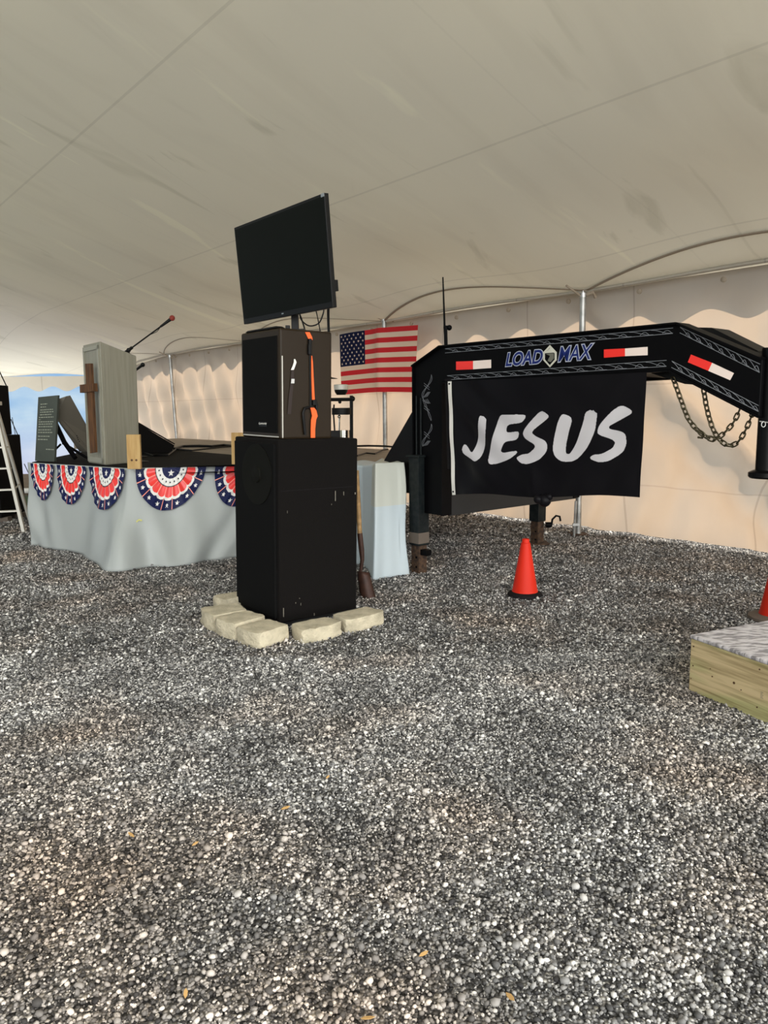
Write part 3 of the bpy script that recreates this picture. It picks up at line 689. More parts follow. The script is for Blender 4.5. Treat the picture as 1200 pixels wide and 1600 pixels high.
# black flag with painted word
LET = [
   [(0.1714, 0.3089), (0.1949, 0.3153), (0.2134, 0.3432), (0.2099, 0.4471), (0.199, 0.5671), (0.1785, 0.6737), (0.1452, 0.7171), (0.1032, 0.6788), (0.0599, 0.6384), (0.0534, 0.5966), (0.0689, 0.5553), (0.0845, 0.565), (0.1137, 0.6353), (0.1286, 0.6128), (0.152, 0.501), (0.1631, 0.3907)] ,
   [(0.2776, 0.3582), (0.2918, 0.3137), (0.3092, 0.3019), (0.4347, 0.3017), (0.4381, 0.3284), (0.4178, 0.3722), (0.3319, 0.3872), (0.3234, 0.4594), (0.395, 0.4433), (0.4007, 0.4616), (0.3949, 0.4977), (0.3776, 0.5209), (0.3196, 0.5325), (0.2955, 0.6375), (0.3891, 0.6073), (0.3948, 0.6258), (0.354, 0.6809), (0.2712, 0.731), (0.2294, 0.7365), (0.2201, 0.7081), (0.2243, 0.6516), (0.2555, 0.4851)] ,
   [(0.5296, 0.2741), (0.563, 0.3123), (0.5654, 0.3334), (0.4858, 0.4281), (0.478, 0.4583), (0.503, 0.4877), (0.5481, 0.5193), (0.5619, 0.5646), (0.5546, 0.6188), (0.5154, 0.6823), (0.4584, 0.7188), (0.418, 0.713), (0.3948, 0.6813), (0.3925, 0.6627), (0.4237, 0.6354), (0.4582, 0.6321), (0.4978, 0.5779), (0.492, 0.5488), (0.4407, 0.5078), (0.4236, 0.4712), (0.4292, 0.4353), (0.4574, 0.3736), (0.5019, 0.2957)] ,
   [(0.6364, 0.3066), (0.6726, 0.3341), (0.6786, 0.3727), (0.6636, 0.4599), (0.6487, 0.5663), (0.6474, 0.6382), (0.6664, 0.6474), (0.7033, 0.5495), (0.7329, 0.392), (0.7399, 0.3057), (0.7629, 0.2844), (0.7737, 0.2951), (0.7788, 0.2868), (0.7899, 0.3078), (0.7985, 0.3167), (0.7963, 0.3596), (0.788, 0.4635), (0.7583, 0.5861), (0.711, 0.684), (0.6728, 0.7108), (0.6227, 0.7014), (0.5942, 0.6557), (0.5847, 0.6011), (0.5925, 0.4935), (0.6079, 0.3877), (0.6236, 0.3269)] ,
   [(0.9088, 0.2571), (0.946, 0.2975), (0.9468, 0.3229), (0.8763, 0.3969), (0.8507, 0.4219), (0.8492, 0.4478), (0.9044, 0.4667), (0.9261, 0.4933), (0.9305, 0.5716), (0.9147, 0.6415), (0.8581, 0.712), (0.8154, 0.7261), (0.7714, 0.6971), (0.7677, 0.6755), (0.7868, 0.6578), (0.8245, 0.6546), (0.8713, 0.6056), (0.8808, 0.5619), (0.8695, 0.5354), (0.8101, 0.499), (0.7967, 0.4724), (0.8081, 0.4119), (0.8483, 0.3273), (0.8883, 0.2645)] ,
]
FU = -0.055
f_tl, f_tr, f_br, f_bl = SPX(707, 596, FU), SPX(1012, 582, FU), SPX(1001, 777, FU), SPX(713, 773, FU)
def flagP(u, v):
    a = f_tl.lerp(f_tr, u); c = f_bl.lerp(f_br, u); p = a.lerp(c, v)
    p = p + V((0, 0, 0.012 * math.sin(u * math.pi * 3) * v))
    eg = max(0.15, min(1, u * 8, (1 - u) * 8))
    d = 0.006 * math.sin(u * 22 + v * 5) * (0.3 + v) + 0.012 * math.sin((u * 1.2 + v) * 7.0) * v
    d += 0.03 * math.exp(-((u - 0.48) / 0.03) ** 2) * max(0, v - 0.6)
    d += 0.02 * math.sin((v - u * 1.6) * 16) * math.exp(-u * 3.5) + 0.012 * math.sin((v + u * 2) * 14) * math.exp(-(1 - u) * 6)
    return p + NF * (d * eg + 0.01)
def inpoly(x, y, P):
    c = False; j = len(P) - 1
    for i in range(len(P)):
        xi, yi = P[i]; xj, yj = P[j]
        if (yi > y) != (yj > y) and x < (xj - xi) * (y - yi) / (yj - yi) + xi: c = not c
        j = i
    return c
def smoothpoly(P, it=2):
    for _ in range(it):
        Q = []
        for i in range(len(P)):
            a, c = P[i], P[(i + 1) % len(P)]
            Q += [(a[0] * .8 + c[0] * .2, a[1] * .8 + c[1] * .2), (a[0] * .2 + c[0] * .8, a[1] * .2 + c[1] * .8)]
        P = Q
    return P
LS = [smoothpoly(p) for p in LET]
LB = [(min(x for x, y in p), max(x for x, y in p), min(y for x, y in p), max(y for x, y in p)) for p in LS]
def lf(u, v):
    for P, (x0, x1, y0, y1) in zip(LS, LB):
        if x0 < u < x1 and y0 < v < y1 and inpoly(u, v, P): return 1
    return 0
fg = thing('banner_flag', 'black flag with large white brush lettering hung from the trailer beam', 'flag', (f_bl + f_br) / 2)
b = B(); b.grid(flagP, 440, 280, lf); b.build('cloth', [M['flag_black'], M['flag_white']], fg, smooth='sheet')
b = B(); b.grid(lambda u, v: flagP(-0.022 + u * 0.024, v) + NF * 0.004, 3, 60); b.build('header_band', M['hem_white'], fg, smooth='sheet', label='white header band along the left edge')
for v in (0.02, 0.97):
    b = B(); b.lathe(flagP(-0.012, v) + NF * 0.004, [(0.008, 0), (0.008, 0.006)], 10, ax=tuple(NF)); b.build('grommet', M['trailer_black'], fg)
kn = PL(851, 782, TP(0, FU, 0), NF)
b = B(); b.ball(kn, 0.05, 14, 8); b.ball(kn + V((-0.05, 0, 0.01)), 0.035); b.ball(kn + V((0.03, -0.02, 0.03)), 0.03); b.build('knot', M['flag_black'], fg, smooth=30)

# thin mast with a clamp behind the beam
mp_ = TP(0.03, 0.16, 0)
def MPX(px, py): return PL(px, py, mp_, V((0, 1, 0)))
t = thing('mast', 'thin black upright rod with clamp rising above the left end of the beam', 'rod', MPX(697, 545))
b = B(); b.tube([MPX(697, 545), MPX(696, 510)], 0.016, 8); b.tube([MPX(695, 520), MPX(692, 433)], [0.010, 0.006], 6); b.build('rod', M['trailer_black'], t, smooth=30)
b = B(); b.tube([MPX(693, 511), MPX(702, 511)], 0.014, 8); b.ball(MPX(702, 512), 0.024); b.build('clamp_knob', M['trailer_black'], t, smooth=30)

# ------------------------------------------------------------------ striped flag on the wall
fo = -0.10
def WPX(px, py, o=fo): return PL(px, py, W0 + WN * o, WN)
u_tl, u_tr, u_br, u_bl = WPX(533, 523), WPX(656, 508), WPX(652, 613), WPX(537, 617)
def usP(u, v):
    p = u_tl.lerp(u_tr, u).lerp(u_bl.lerp(u_br, u), v)
    return p - WN * (0.03 + 0.012 * math.sin(u * 13 + v * 2) + 0.04 * math.exp(-((u - .55) / .06) ** 2)) + Z * (0.022 * math.sin(u * math.pi) * 1.0)
stars = []
for r in range(9):
    for c in range(6 if r % 2 == 0 else 5):
        stars.append(((0.4 / 6) * (c + 0.5 + (0 if r % 2 == 0 else .5)), (7 / 13) * (r + 0.8) / 9.6))
def star_in(dx, dy, R):
    r = math.hypot(dx, dy)
    if r > R: return False
    a = math.atan2(dx, -dy) % (2 * math.pi / 5); a = min(a, 2 * math.pi / 5 - a)
    # edge between outer tip (R at 0) and inner vertex (0.4R at pi/5)
    x, y = r * math.cos(a), r * math.sin(a); xi, yi = 0.42 * R * math.cos(math.pi / 5), 0.42 * R * math.sin(math.pi / 5)
    return (x - R) * (yi) - (y) * (xi - R) > 0 if False else (y * (R - xi) + x * yi) < R * yi
def usm(u, v):
    if u < 0.34 and v < 7 / 13:
        for sx_, sy_ in stars:
            if star_in((u - sx_ * 0.85) * 1.75, v - sy_, 0.022): return 1
        return 2
    return 0 if int(v * 13) % 2 == 0 else 1
b = B(); b.grid(usP, 330, 182, usm)
uf = b.build('striped_flag', [M['usa_red'], M['usa_white'], M['usa_blue']], smooth='sheet')
tag(uf, 'flag with red and white stripes and starred blue corner hung on the tent wall', 'flag')
# ------------------------------------------------------------------ stage platform, skirts, bunting
SH = 0.95
sL, sA, sB = G(50, 722, SH), G(204, 731, SH), G(365, 726, SH)
dAB = (sB - sA).normalized(); sC = sA + dAB * 2.35
def flat(p, z): return V((p.x, p.y, z))
trl = lambda t: TP(t, -0.03, 0)
far1, far2 = trl(-8.0), trl(-1.35)
poly = [flat(p, SH - 0.06) for p in (sL, sA, sC, far2, far1)]
sg = thing('stage', 'raised black stage platform carrying the pulpit, behind the white skirt', 'stage', flat((sA + sC) / 2, 0))
b = B(); b.prism(poly, V((0, 0, 0.06))); b.build('platform', M['deck_black'], sg)
b = B()
for p in (sL + V((.12, .25, 0)), sA + V((0, .35, 0)), sC + V((-.3, .1, 0)), far1 + V((-.2, -.3, 0)), (sA + sL) / 2 + V((.15, .2, 0))):
    pass
for p in (sL + V((.25, .12, 0)), sA + V((.05, .35, 0)), sC + V((-.35, .0, 0)), (sA + sL) / 2 + V((.2, .25, 0))):
    b = B(); b.box(flat(p, (SH - .06) / 2), (0.09, 0.09, SH - .06)); b.build('leg', M['wood_new'], sg)

TOP = [flat(G(50, 722, SH) + V((-.03, -.04, 0)), SH), flat(sA + V((0, -.05, 0)), SH), flat(sC + V((0, -.05, 0)), SH)]
TOPE = [0, (TOP[1] - TOP[0]).length, (TOP[1] - TOP[0]).length + (TOP[2] - TOP[1]).length]
BOTPX = [(48, 852), (100, 860), (133, 868), (147, 878), (160, 892), (187, 893), (217, 888), (283, 884), (347, 873), (366, 871)]
BOT = [G(x, y, 0.006) for x, y in BOTPX]; BOT.append(flat(TOP[2] + V((0.1, -0.12, 0)), 0.006))
BU = [0, .31, .50, .57, .62, .66, .70, .80, .905, .93, 1.0]      # matching fraction of the run
uA = TOPE[1] / TOPE[2]
BU = [0, uA * .42, uA * .68, uA * .80, uA * .93, uA * 1.03, uA * 1.1, uA + (1 - uA) * .32, uA + (1 - uA) * .58, uA + (1 - uA) * .64, 1.0]
def interp(xs, ps, x):
    x = min(max(x, xs[0]), xs[-1])
    for i in range(len(xs) - 1):
        if x <= xs[i + 1]:
            return ps[i].lerp(ps[i + 1], (x - xs[i]) / (xs[i + 1] - xs[i]))
    return ps[-1]
def skirtP(u, v, off=0.0, rip=1.0):
    a = interp([0, uA, 1], TOP, u)
    k = 0.012
    bt = (interp(BU, BOT, u - k) + interp(BU, BOT, u) + interp(BU, BOT, u + k)) / 3
    p = a.lerp(bt, v ** 1.25); p.z = a.z + (bt.z - a.z) * v
    n = V((-0.45, -0.89, 0)) if u > uA else V((-0.60, -0.8, 0))
    if u > uA: n = V((dAB.y, -dAB.x, 0))
    else: n = V((-0.6, -0.8, 0))
    w_ = v * (1.1 - 0.4 * v)
    d = 0.035 * math.sin(u * 40 + v * 2.2 + 1.2 * math.sin(u * 17)) * w_ + 0.03 * math.sin((u * 1.0 - v * 0.14) * 62) * w_ * (0.5 + 0.5 * math.sin(u * 11 + 2))
    return p + n * (d * rip + off)
b = B(); b.grid(lambda u, v: skirtP(u, v), 260, 36)
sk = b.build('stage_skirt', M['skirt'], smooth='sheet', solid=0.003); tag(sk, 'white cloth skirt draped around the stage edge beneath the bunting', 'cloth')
tp = PL(218, 811, skirtP(uA * 1.08, .45), V((0, 1, 0)))

def bunting(pxl, pxr, drop, label, hw_m=None, notch=False):
    # find u for pixel column along the top edge
    def uof(px):
        best = None
        for i in range(2001):
            u = i / 2000; p = interp([0, uA, 1], TOP, u) - EYE
            x = 600 + FP * p.dot(rt) / p.dot(fw)
            if best is None or abs(x - px) < best[0]: best = (abs(x - px), u)
        return best[1]
    ua, ub = uof(pxl), uof(pxr); uc = (ua + ub) / 2; hu = (ub - ua) / 2
    NT, NR = 132, 80
    ends = [0.0, 0.13, 0.27, 0.29, 0.30, 0.44, 0.47]
    def rr(th, base, amp, nsc=9):    # scalloped radius
        f = (th / math.pi * nsc) % 1; return base + amp * math.sqrt(max(0, 1 - (2 * f - 1) ** 2))
    sts = [(i + .5) / 9 * math.pi for i in range(9)]
    def mf(i, j):
        th = i * math.pi; r = j
        x, y = -r * math.cos(th), r * math.sin(th)
        if r < 0.26:
            if star_in(x * 1.0, (y - 0.13), 0.09): return 1
            return 0
        if r < 0.44:
            for k in range(9):
                a = (k + .5) / 9 * math.pi; 
                if math.hypot(x + 0.35 * math.cos(a), y - 0.35 * math.sin(a)) < 0.022: return 3
            return 1
        if r < 0.465: return 3
        if r < rr(th, 0.64, 0.07):
            f = (th / math.pi * 9) % 1
            return 4 if (f < 0.035 or f > 0.965) else 2
        if r < rr(th, 0.71, 0.07): return 1
        for a in sts:
            if star_in(x + 0.89 * math.cos(a), (y - 0.89 * math.sin(a)), 0.062): return 1
        f = (th / math.pi * 9) % 1
        if f < 0.02 or f > 0.98: return 4
        return 0
    def P(i, j):
        th = i * math.pi
        u = uc - hu * j * math.cos(th); v = drop * j * math.sin(th) / SH
        pleat = 0.006 * math.cos(th * 18) * j
        return skirtP(u, v + 0.004, 0.028 + pleat)
    b = B(); b.grid(P, NT, NR, mf)
    o = b.build('bunting', [M['bunt_blue'], M['bunt_white'], M['bunt_red'], M['bunt_dark'], M['bunt_pink']], smooth='sheet')
    return tag(o, label, 'bunting', 'half-round bunting fans on the stage skirt')
bunting(52, 87, 0.41, 'red white and blue fan bunting furthest left on the stage skirt')
bunting(93, 138, 0.42, 'red white and blue fan bunting on the skirt below the leaning monitor')
bunting(143, 199, 0.42, 'red white and blue fan bunting hanging at the stage corner below the pulpit')
bunting(212, 322, 0.42, 'wide red white and blue fan bunting on the front of the skirt')
bunting(336, 444, 0.42, 'red white and blue fan bunting partly covered by the tall speaker')
b = B(); q = PL(219, 811, TOP[1] + V((0.05, -0.28, 0)), V((0, 1, 0)))
# yellow tape scrap on the skirt
def near_skirt(px, py):
    best = None
    for i in range(80):
        for j in range(60):
            p = skirtP(uA - .15 + i / 80 * .3, j / 59); d = p - EYE
            x = 600 + FP * d.dot(rt) / d.dot(fw); y = 800 - FP * d.dot(up) / d.dot(fw)
            e = (x - px) ** 2 + (y - py) ** 2
            if best is None or e < best[0]: best = (e, p)
    return best[1]
c0 = near_skirt(219, 811) + V((-0.01, -0.03, 0))
b.add([c0 + V((-.03, 0, -.01)), c0 + V((0, -.004, .012)), c0 + V((.03, 0, .005)), c0 + V((.025, 0, -.012)), c0 + V((0, 0, -.003)), c0 + V((-.025, 0, -.024))], [(0, 1, 4, 5), (1, 2, 3, 4)])
tag(b.build('tape_scrap', M['tape'], solid=0.002), 'small yellow tape scrap stuck on the white skirt below the wooden post', 'tape')

# white cloth over a box at the right end of the stage
cT = [G(556, 732, 0.93), G(566, 731, 0.96), G(582, 726, 1.0), G(590, 723.5, 1.0), G(632, 725, 1.0)]
base_pts = [V((-0.30, 7.15, 0)), V((-0.20, 7.05, 0)), G(577, 893), G(583, 907), G(638, 897)]
tops = [V((-0.30, 7.15, 0.97)), V((-0.20, 7.05, 0.97)), flat(G(583, 907) + V((-.0, .42, 0)), 0.99), flat(G(583, 907) + V((.03, .12, 0)), 1.03), flat(G(638, 897) + V((-.03, .1, 0)), 1.02)]
tt = [0, .2, .5, .56, 1.0]
back = [V((-0.30, 7.6, 0.975)), V((-0.1, 7.6, 0.975)), V((0, 7.5, 1.0)), V((.05, 7.2, 1.0)), V((.2, 7.0, 1.0))]
def clothP(u, v):
    if v < 0.15:
        f = v / 0.15; return interp(tt, back, u).lerp(interp(tt, tops, u), f) + Z * (0.012 * math.sin(u * 17) * (1 - f))
    f = (v - 0.15) / 0.85
    a = interp(tt, tops, u); c = interp(tt, base_pts, u); p = a.lerp(c, f)
    return p + V((0.35, -0.94, 0)) * (0.012 * math.sin(u * 9 + f * 5) * f + 0.02 * math.sin(u * 34) * f * (1 - u)) + V((0.012 * math.sin(f * 7) * (u > .9), 0, 0))
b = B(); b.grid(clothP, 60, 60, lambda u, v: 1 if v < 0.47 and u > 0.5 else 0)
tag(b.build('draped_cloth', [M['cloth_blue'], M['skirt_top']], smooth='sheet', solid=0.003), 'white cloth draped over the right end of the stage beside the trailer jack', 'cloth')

# wooden posts at the stage edge
po = sA + V((0.02, -0.09, 0))
def post_px(x0, x1, y0, y1, ydepth, label):
    a, c = D(x0, y1, ydepth), D(x1, y1, ydepth); e = D((x0 + x1) / 2, y0, ydepth)
    b = B(); dx = (c - a); b.para(a, V((dx.x, 0, 0)), V((0, 0.045, 0)), V((D(x0, y0, ydepth) - a)))
    o = b.build('wooden_post', M['wood_new'], bevel=0.003); tag(o, label, 'post'); return o
XFs = XF[0]
t = thing('wooden_post', 'pale wooden post stub with knots fixed at the front stage corner', 'post', D(208, 733, 7.17), 'post stubs at the stage edge')
b = B(); a = D(199, 733, 7.17); c = D(220, 733, 7.17); b.para(a, c - a, V((0, 0.04, 0)), D(197, 679, 7.17) - a); b.build('board', M['wood_new'], t, bevel=0.003)
for x, y in ((206, 719), (213, 719)):
    b = B(); b.lathe(D(x, y, 7.17), [(0.011, -0.002), (0.011, 0.003)], 10, ax=(0, -1, 0)); b.build('knot', M['wood_cross'], t)
t = thing('wooden_post', 'pale wooden post stub showing behind the left edge of the tall speaker', 'post', D(370, 727, 7.7), 'post stubs at the stage edge')
b = B(); a = D(362, 727, 7.72); c = D(382, 727, 7.72); b.para(a, c - a, V((0, 0.04, 0)), D(361, 676, 7.72) - a); b.build('board', M['wood_new'], t, bevel=0.003)

# ------------------------------------------------------------------ pulpit
pn = G(164, 727, SH)                              # nearest bottom corner
pl_, pr_ = G(138, 723, SH), G(219, 722.5, SH)
eF = flat(pl_ - pn, 0); lF = eF.length; eF.normalize()
eS = flat(pr_ - pn, 0); lS = eS.length; eS.normalize()
ht_n = 1.30
def hz(P, px, py):
    r = PL(px, py, P, V((0, 1, 0))); return r
zn = D(159, 533, pn.y).z; zl = D(127, 541, pl_.y).z; zr = D(212, 556, pr_.y).z
lean = V((D(159, 533, pn.y).x - pn.x, 0, 0)) * 0.5
pu = thing('pulpit', 'tall pale grey wooden pulpit with a brown cross on its front', 'pulpit', pn + eF * lF / 2 + eS * lS / 2)
zf = (zn + zl) / 2 - SH
b = B()
base4 = [pn, pn + eF * lF, pn + eF * lF + eS * lS, pn + eS * lS]
top4 = [pn + Z * (zn - SH) + lean, pn + eF * lF + Z * (zn - SH) + lean, pn + eF * lF + eS * lS + Z * (zr - SH) + lean, pn + eS * lS + Z * (zr - SH) + lean]
b.add(base4 + top4, [(3, 2, 1, 0), (4, 5, 6, 7), (0, 1, 5, 4), (1, 2, 6, 5), (2, 3, 7, 6), (3, 0, 4, 7)])
b.build('body', M['pulpit'], pu, bevel=0.012)
nFr = -eS; nSd = -eF
def PF(a, z, o=0.0):                               # point on the front face: a along, z above stage
    f = z / (zn - SH); return pn + eF * a + Z * z + lean * f + nFr * o
b = B(); h = zn - SH
for a0, a1, z0, z1 in ((0.03, 0.075, 0.02, h - .03), (lF - .05, lF - .015, 0.02, h - .03), (0.03, lF - .015, h - 0.075, h - .035), (0.03, lF - .015, 0.02, 0.07)):
    b.prism([PF(a0, z0), PF(a1, z0), PF(a1, z1), PF(a0, z1)], nFr * 0.012)
b.build('frame_moulding', M['pulpit_trim'], pu)
b = B()
for f in (0.10, 0.26):
    x = pn + eS * lS * f + nSd * 0.0; b.para(x + Z * 0.02, eS * 0.004, nSd * 0.002, Z * (h - 0.03 - (zn - zr) * f) + lean * .95)
b.build('panel_groove', M['pulpit_groove'], pu)
cr_ = thing('x', 'x', 'x', pn) if False else None
b = B()
def fpx(px, py):
    q = PL(px, py, pn + nFr * 0.02, nFr); return q
b.prism([fpx(136.5, 568.5), fpx(145.5, 568), fpx(152.5, 706.5), fpx(144.5, 708)], nFr * 0.03)
b.build('cross_upright', M['wood_cross'], pu)
b = B(); b.prism([fpx(131.5, 601.5), fpx(152, 599), fpx(153, 611.5), fpx(132, 614)], nFr * 0.055); b.build('cross_arm', M['wood_cross'], pu)

# microphones on boom stands
def mic_stand(foot, clampP, tip, label, foam, r=1.0):
    t = thing('microphone_stand', label, 'microphone', foot)
    b = B(); b.tube([foot + Z * .02, clampP], 0.011, 8); b.build('pole', M['black_plastic'], t, smooth=30)
    b = B(); b.lathe(foot, [(0.13, 0), (0.13, 0.01), (0.02, 0.03)], 20); b.build('base', M['black_plastic'], t, smooth=30)
    d = (tip - clampP).normalized()
    b = B(); b.tube([clampP - d * 0.10, tip - d * 0.1], 0.008 * r, 8); b.build('boom', M['black_plastic'], t, smooth=30)
    b = B(); b.ball(clampP, 0.024 * r); b.tube([clampP - d * .06, clampP + d * 0.05], 0.017 * r, 8); b.build('clamp_knob', M['black_plastic'], t, smooth=30)
    b = B(); b.tube([tip - d * 0.16, tip - d * 0.02], [0.012 * r, 0.019 * r], 10); k = b.build('microphone', M['black_plastic'], t, smooth=30)
    b = B(); b.ball(tip, 0.030 * r, 14, 10); b.build('windscreen', foam, k, smooth=30)
    b = B(); pts = [tip - d * 0.15, tip - d * 0.22 + Z * 0.0 - d.cross(V((0, 1, 0))) * 0.02 , tip - d * .32, tip - d * .42, clampP]; b.tube(pts, 0.004, 6); b.build('cable', M['black_plastic'], t, smooth=30)
cy = pn.y + 0.42
cl = D(201, 547, cy); mic_stand(V((cl.x + .02, cl.y, SH)), cl, D(269, 497, cy), 'black boom microphone stand reaching up over the pulpit, dark red windscreen', M['red_foam'])
cy = pn.y + 1.3; cl = D(206, 583, cy); mic_stand(V((cl.x, cl.y, SH)), cl, D(223, 570, cy), 'small black microphone peeking out right of the pulpit', M['black_plastic'], 0.9)

# wedge monitor
wy = 10.0
a, c, d_ = D(217, 662, wy), D(273, 698, wy), D(218, 710, wy)
t = thing('floor_monitor', 'black wedge floor monitor on the stage right of the pulpit', 'speaker', V((a.x + .2, wy, SH)))
x0 = D(200, 700, wy).x; x1 = D(273, 700, wy).x; zt = a.z
b = B(); b.prism([V((x0, wy, SH)), V((x1 - .05, wy, SH + .0)), V((x1, wy, SH + 0.10)), V((a.x, wy, zt)), V((x0, wy, zt))], V((-0.18, 0.5, 0))); b.build('cabinet', M['carpet_black'], t, bevel=0.006)
b = B(); p = V((x1, wy, SH + 0.11)); q = V((a.x, wy, zt)); b.para(p + V((-0.01, 0.03, 0)), q - p, V((-0.16, 0.44, 0)), V((0.010, -.003, 0.012))); b.build('grille', M['grille'], t)

# leaning text board and monitor at the left end of the stage
t = thing('text_board', 'dark green board with pale text lines standing at the left stage end', 'sign', G(70, 721, SH))
y0 = G(70, 721.5, SH).y
c4 = [D(54.5, 720, y0 + .12), D(84.5, 722.5, y0), D(90, 617.5, y0 + .0), D(59.5, 620.5, y0 + .12)]
nb = (c4[1] - c4[0]).cross(c4[3] - c4[0]).normalized()
if nb.y > 0: nb = -nb
b = B(); b.prism(c4, -nb * 0.03); b.build('board', M['chalk_green'], t, bevel=0.003)
rows = [(631, .15, .5), (635.5, .15, .45), (640, .15, .8), (643.5, .15, .85), (647.5, .15, .75), (651.5, .1, .85), (655, .1, .2), (658.5, .1, .85), (662, .1, .8), (666, .1, .85), (671, .1, .75), (675, .1, .85), (681, .1, .7), (686, .1, .6), (701, .55, .95)]
for yy, f0, f1 in rows:
    v = (yy - 620) / 101
    A_, B_ = c4[3].lerp(c4[0], v), c4[2].lerp(c4[1], v)
    x = f0; b = B()
    while x < f1:
        w_ = random.uniform(.05, .13); e = min(x + w_, f1)
        p = A_.lerp(B_, x) + nb * .001; q = A_.lerp(B_, e) + nb * .001
        b.prism([p, q, q - Z * .010, p - Z * .010], nb * 0.001); x = e + .03
    b.build('text_line', M['text_pale'], t)
b = B(); yk = y0 + 0.55
b.prism([D(89, 624, y0 + .15), D(103, 619, y0 + .15), D(138, 682, yk), D(136, 706, yk), D(124, 706, yk), D(86, 652, y0 + .15)], V((0.035, 0.04, 0.01)))
t = thing('monitor', 'grey flat monitor seen from behind, leaning back beside the text board', 'monitor', D(115, 712, y0 + .35))
b.build('back_panel', M['grey_back'], t, bevel=0.004)
b = B()
for x, y in ((120, 681), (121, 684), (122, 687), (124, 690)):
    b.ball(D(x, y, y0 + .40), 0.006)
b.build('vent_hole', M['trailer_black'], t)
b = B(); f0 = D(118, 712, y0 + .4); b.tube([D(86, 660, y0 + .3), D(100, 690, y0 + .3), D(118, 716, y0 + .25)], 0.03, 6); b.tube([D(95, 694, y0 + .3), D(84, 705, y0 + .3)], 0.012, 6); b.tube([D(98, 692, y0 + .3), D(137, 716, y0 + .3)], 0.018, 6); b.build('stand', M['trailer_black'], t)

# cables lying on the stage
def cable_px(pts, z, r, label, name='stage_cable'):
    P = [G(x, y, z + r) for x, y in pts]; b = B(); b.tube(P, r, 6)
    return tag(b.build(name, M['black_plastic'], smooth=30), label, 'cable', 'black cables on the stage')
cable_px([(218, 705), (240, 712), (262, 711), (275, 702), (300, 704), (335, 700), (365, 697)], SH, 0.012, 'black cable running from the wedge monitor toward the tall speaker')
cable_px([(272, 701), (285, 697.5), (310, 697), (330, 697.5), (350, 695.5), (364, 697)], SH, 0.02, 'thick bundle of black cable lying behind the wedge monitor')
cable_px([(558, 697), (575, 696.5), (600, 697), (612, 698)], SH, 0.015, 'black cable lying at the back of the deck below the drum rack')
cable_px([(558, 712), (572, 708), (585, 709), (598, 703), (606, 702)], SH, 0.01, 'thin wavy black cable on the deck beside the white cloth')

# ------------------------------------------------------------------ speaker stack
eL = V((-0.612, 0.791, 0)); eR = V((0.791, 0.612, 0)); C0 = G(433, 980, 0)
cen = C0 + eL * .32 + eR * .33
XF[0] = Matrix.Translation(cen) @ Matrix.Rotation(math.radians(1.25), 4, 'Y') @ Matrix.Translation(-cen) 
def SP(a, b_, z): return C0 + eL * a + eR * b_ + Z * (z + 0.02)
iXF = XF[0].inverted()
def side_px(px, py, a=0.0):    # photo pixel to the right-hand face plane a, in unleaned space
    n = XF[0].to_3x3() @ eL; P = XF[0] @ SP(a, 0, 0); return iXF @ PL(px, py, P, n)
def front_px(px, py, bb=0.0):
    n = XF[0].to_3x3() @ eR; P = XF[0] @ SP(0, bb, 0); return iXF @ PL(px, py, P, n)
HS = 1.285
t = thing('subwoofer_cabinet', 'large black carpeted bass speaker cabinet standing between the concrete blocks', 'speaker', cen)
b = B(); b.para(SP(0, 0.02, 0), eL * .645, eR * .665, Z * HS); b.build('cabinet', M['carpet_black'], t, bevel=0.012)
b = B(); b.para(SP(0.03, 0.0, 0.03), eL * .585, eR * .03, Z * (HS - .06)); fr = b.build('grille', M['grille'], t, bevel=0.004)
b = B(); c = SP(0.27, 0.0, 1.03)
b.lathe(c, [(0.215, 0), (0.215, 0.006), (0.195, 0.006), (0.17, 0.003), (0.06, 0.002), (0.055, 0.012), (0.0, 0.02)], 40, ax=tuple(-eR)); b.build('driver_cone', M['driver'], t, smooth=30)
b = B(); 
for x, y, w_, h_ in ((524, 775, 1.2, 8), (537, 771, .9, 3), (555, 771, 1.6, 1.6), (449, 800, .5, 2), (462, 942, 1, 1), (470, 944, .8, 2), (443, 957, 1.3, 7), (491, 960, 1, 2), (468, 935, 1, .6), (518, 788, .6, 1.2)):
    b.prism([side_px(x - w_ / 2, y - h_), side_px(x + w_ / 2, y - h_), side_px(x + w_ / 2, y + h_), side_px(x - w_ / 2, y + h_)], -eL * 0.001); b.build('scuff_mark', M['grey_back'], t); b = B()
b = B(); b.para(SP(-0.001, .04, .93), eR * .6, -eL * .001, Z * .004); b.build('seam', M['rubber'], t)
b = B(); b.para(C0 + eL * -.04 + eR * -.05 + Z * -0.01, eL * .72, eR * .74, Z * 0.028); XFt = XF[0]; XF[0] = None
tag(b.build('base_board', M['panel_grey']), 'thin grey board on the gravel under the big black cabinet', 'board'); XF[0] = XFt

# upper speaker
zu = HS
a0, b0, wU, dU, hU = 0.02, 0.05, 0.565, 0.42, 0.745
t = thing('loudspeaker', 'black grey loudspeaker on top of the big bass cabinet below the television', 'speaker', SP(a0 + wU / 2, b0 + dU / 2, zu))
b = B(); b.para(SP(a0, b0, zu), eL * wU, eR * dU, Z * hU); b.build('cabinet', M['speaker_case'], t, bevel=0.015)
b = B(); b.para(SP(a0 + .035, b0 - .006, zu + .04), eL * (wU - .07), eR * .02, Z * (hU - .09)); b.build('grille', M['grille'], t, bevel=0.004)
b = B(); b.prism([SP(a0 + .02, b0 + .0, zu + hU), SP(a0 + wU - .06, b0, zu + hU), SP(a0 + wU - .1, b0, zu + hU + .012), SP(a0 + .06, b0, zu + hU + .014)], eR * .06); b.build('top_lip', M['black_plastic'], t, bevel=0.005)
b = B(); b.para(SP(a0 - .001, b0 + .012, zu + .01), eR * .008, -eL * .002, Z * .55); b.build('corner_strip', M['aluminium'], t)
